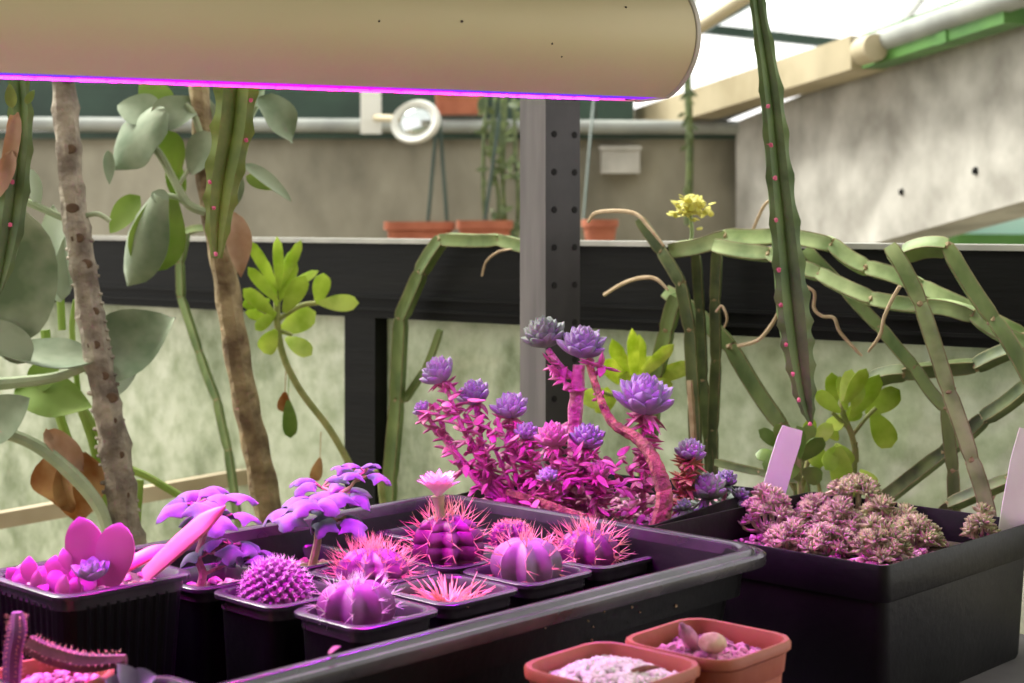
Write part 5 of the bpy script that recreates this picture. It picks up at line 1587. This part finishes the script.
# ------------------------------------------------------------------ hanging flat cacti
def flat_cactus(label, pts, w, d, m, scal=16, roll=0.0, top=1.3, buds=()):
    p = [P(x, y, d) for x, y in pts]
    up0 = p[0] + V((0.0, 0, 0))
    p = [V((p[0].x - (p[1].x - p[0].x) * 1.5, 1.47 if top else d, 1.3))] + p
    a_, b_ = p[0], p[1]
    p = [a_, a_.lerp(b_, 0.4), a_.lerp(b_, 0.7), a_.lerp(b_, 0.88)] + p[1:]
    ww = [w[0] * 0.6, w[0] * .8, w[0], w[0]] + list(w)
    t = empty('flat_cactus', p[0], label, 'hanging cactus')
    b = MB()
    def prof(k, tt):
        # three wings, a groove between two of them faces the camera
        j = (k + 3) % 6
        if j == 0:
            return 1.0 - 0.2 * abs(math.sin(tt * scal * PI))
        return {1: 0.72, 5: 0.72, 2: 0.36, 4: 0.36, 3: 0.2}[j]
    b.tube(p, [a / 2 / F * d * 1.42 for a in ww], 18, 14, prof, V((math.sin(roll), -math.cos(roll), 0)))
    b.build('cactus_stem', M[m], t)
    for x, y in buds:
        b = MB(); q = P(x, y, d - 0.012); b.blob(q, 0.0021, (1, 1, 1.2), .2); b.cone(q, q + V((random.uniform(-.006, .002), -.003, .001)), 0.0007, 4)
        b.build('pink_bud', M['areole'], t)
    return t
flat_cactus('long hanging flat cactus with pink buds, right of the lamp end', [(752, -40), (758, 10), (770, 90), (778, 170), (786, 250), (792, 310), (797, 350), (804, 395), (811, 424)], [11, 14, 21, 24, 28, 32, 29, 20, 3], 1.5, 'epi', 22, 0.0, buds=((779, 270), (781, 305), (786, 345), (793, 374), (799, 400), (810, 424), (768, 106), (771, 145), (775, 178), (776, 220)))
flat_cactus('shorter hanging flat cactus below the lamp, before the brown trunk', [(242, 40), (238, 80), (233, 130), (224, 180), (219, 220), (217, 258)], [34, 38, 37, 33, 25, 9], 1.48, 'epi_bright', 12, 0.1, buds=((214, 208), (210, 182), (216, 254), (246, 140), (251, 100)))
t = flat_cactus('hanging flat cactus with dry tissue at the left frame edge', [(18, 40), (19, 80), (21, 120), (18, 165), (12, 215), (4, 262), (-2, 294)], [14, 18, 22, 24, 26, 20, 4], 1.42, 'epi', 12, 0.25, buds=((12, 182), (10, 225)))
b = MB()
leafpx(b, (18, 112), (2, 196), 16, 1.40, (0.2, -1, 0), 'ovate', 0.3, 0.5, wave=0.15)
leafpx(b, (12, 150), (-4, 200), 18, 1.40, (0.4, -1, 0), 'ovate', 0.3, 0.5, wave=0.15)
leafpx(b, (12, 115), (8, 146), 8, 1.40, (0.4, -1, 0), 'lance', 0.5, 0.5, wave=0.15)
b.build('dry_tissue', M['dry_leaf'], t)
b = MB()
leafpx(b, (12, 108), (10, 84), 12, 1.40, (0.2, -1, 0), 'ovate', -0.3, 0.4)
leafpx(b, (26, 104), (34, 90), 8, 1.40, (0.2, -1, 0), 'ovate', 0.3, 0.4)
b.build('new_pads', M['epi_bright'], t)

# ------------------------------------------------------------------ light, camera, view
w = bpy.data.worlds.new('World'); bpy.context.scene.world = w; w.use_nodes = True
bg = w.node_tree.nodes['Background']
bg.inputs['Color'].default_value = (1.0, 0.985, 0.95, 1); bg.inputs['Strength'].default_value = 1.55
sd = bpy.data.lights.new('Sun', 'SUN'); sd.energy = 8.0; sd.angle = math.radians(28); sd.color = (1.0, 0.96, 0.89)
so = bpy.data.objects.new('Sun', sd); C.objects.link(so)
so.rotation_euler = V((0.58, -0.34, -0.74)).to_track_quat('-Z', 'Y').to_euler()
cd = bpy.data.cameras.new('Camera'); cam = bpy.data.objects.new('Camera', cd); C.objects.link(cam)
cam.location = (0, 0, ZC); cam.rotation_euler = (PI / 2, 0, 0)
cd.sensor_width = 36; cd.lens = 36 * F / 1024
cd.shift_y = -(341.5 - HY) / 1024
cd.dof.use_dof = True; cd.dof.focus_distance = 1.27; cd.dof.aperture_fstop = 11; cd.clip_start = 0.05
bpy.context.scene.camera = cam
sc = bpy.context.scene
sc.cycles.use_denoising = True
sc.view_settings.view_transform = 'Standard'; sc.view_settings.look = 'None'
sc.view_settings.exposure = 0.4; sc.view_settings.gamma = 1.0; sc.view_settings.use_curve_mapping = False
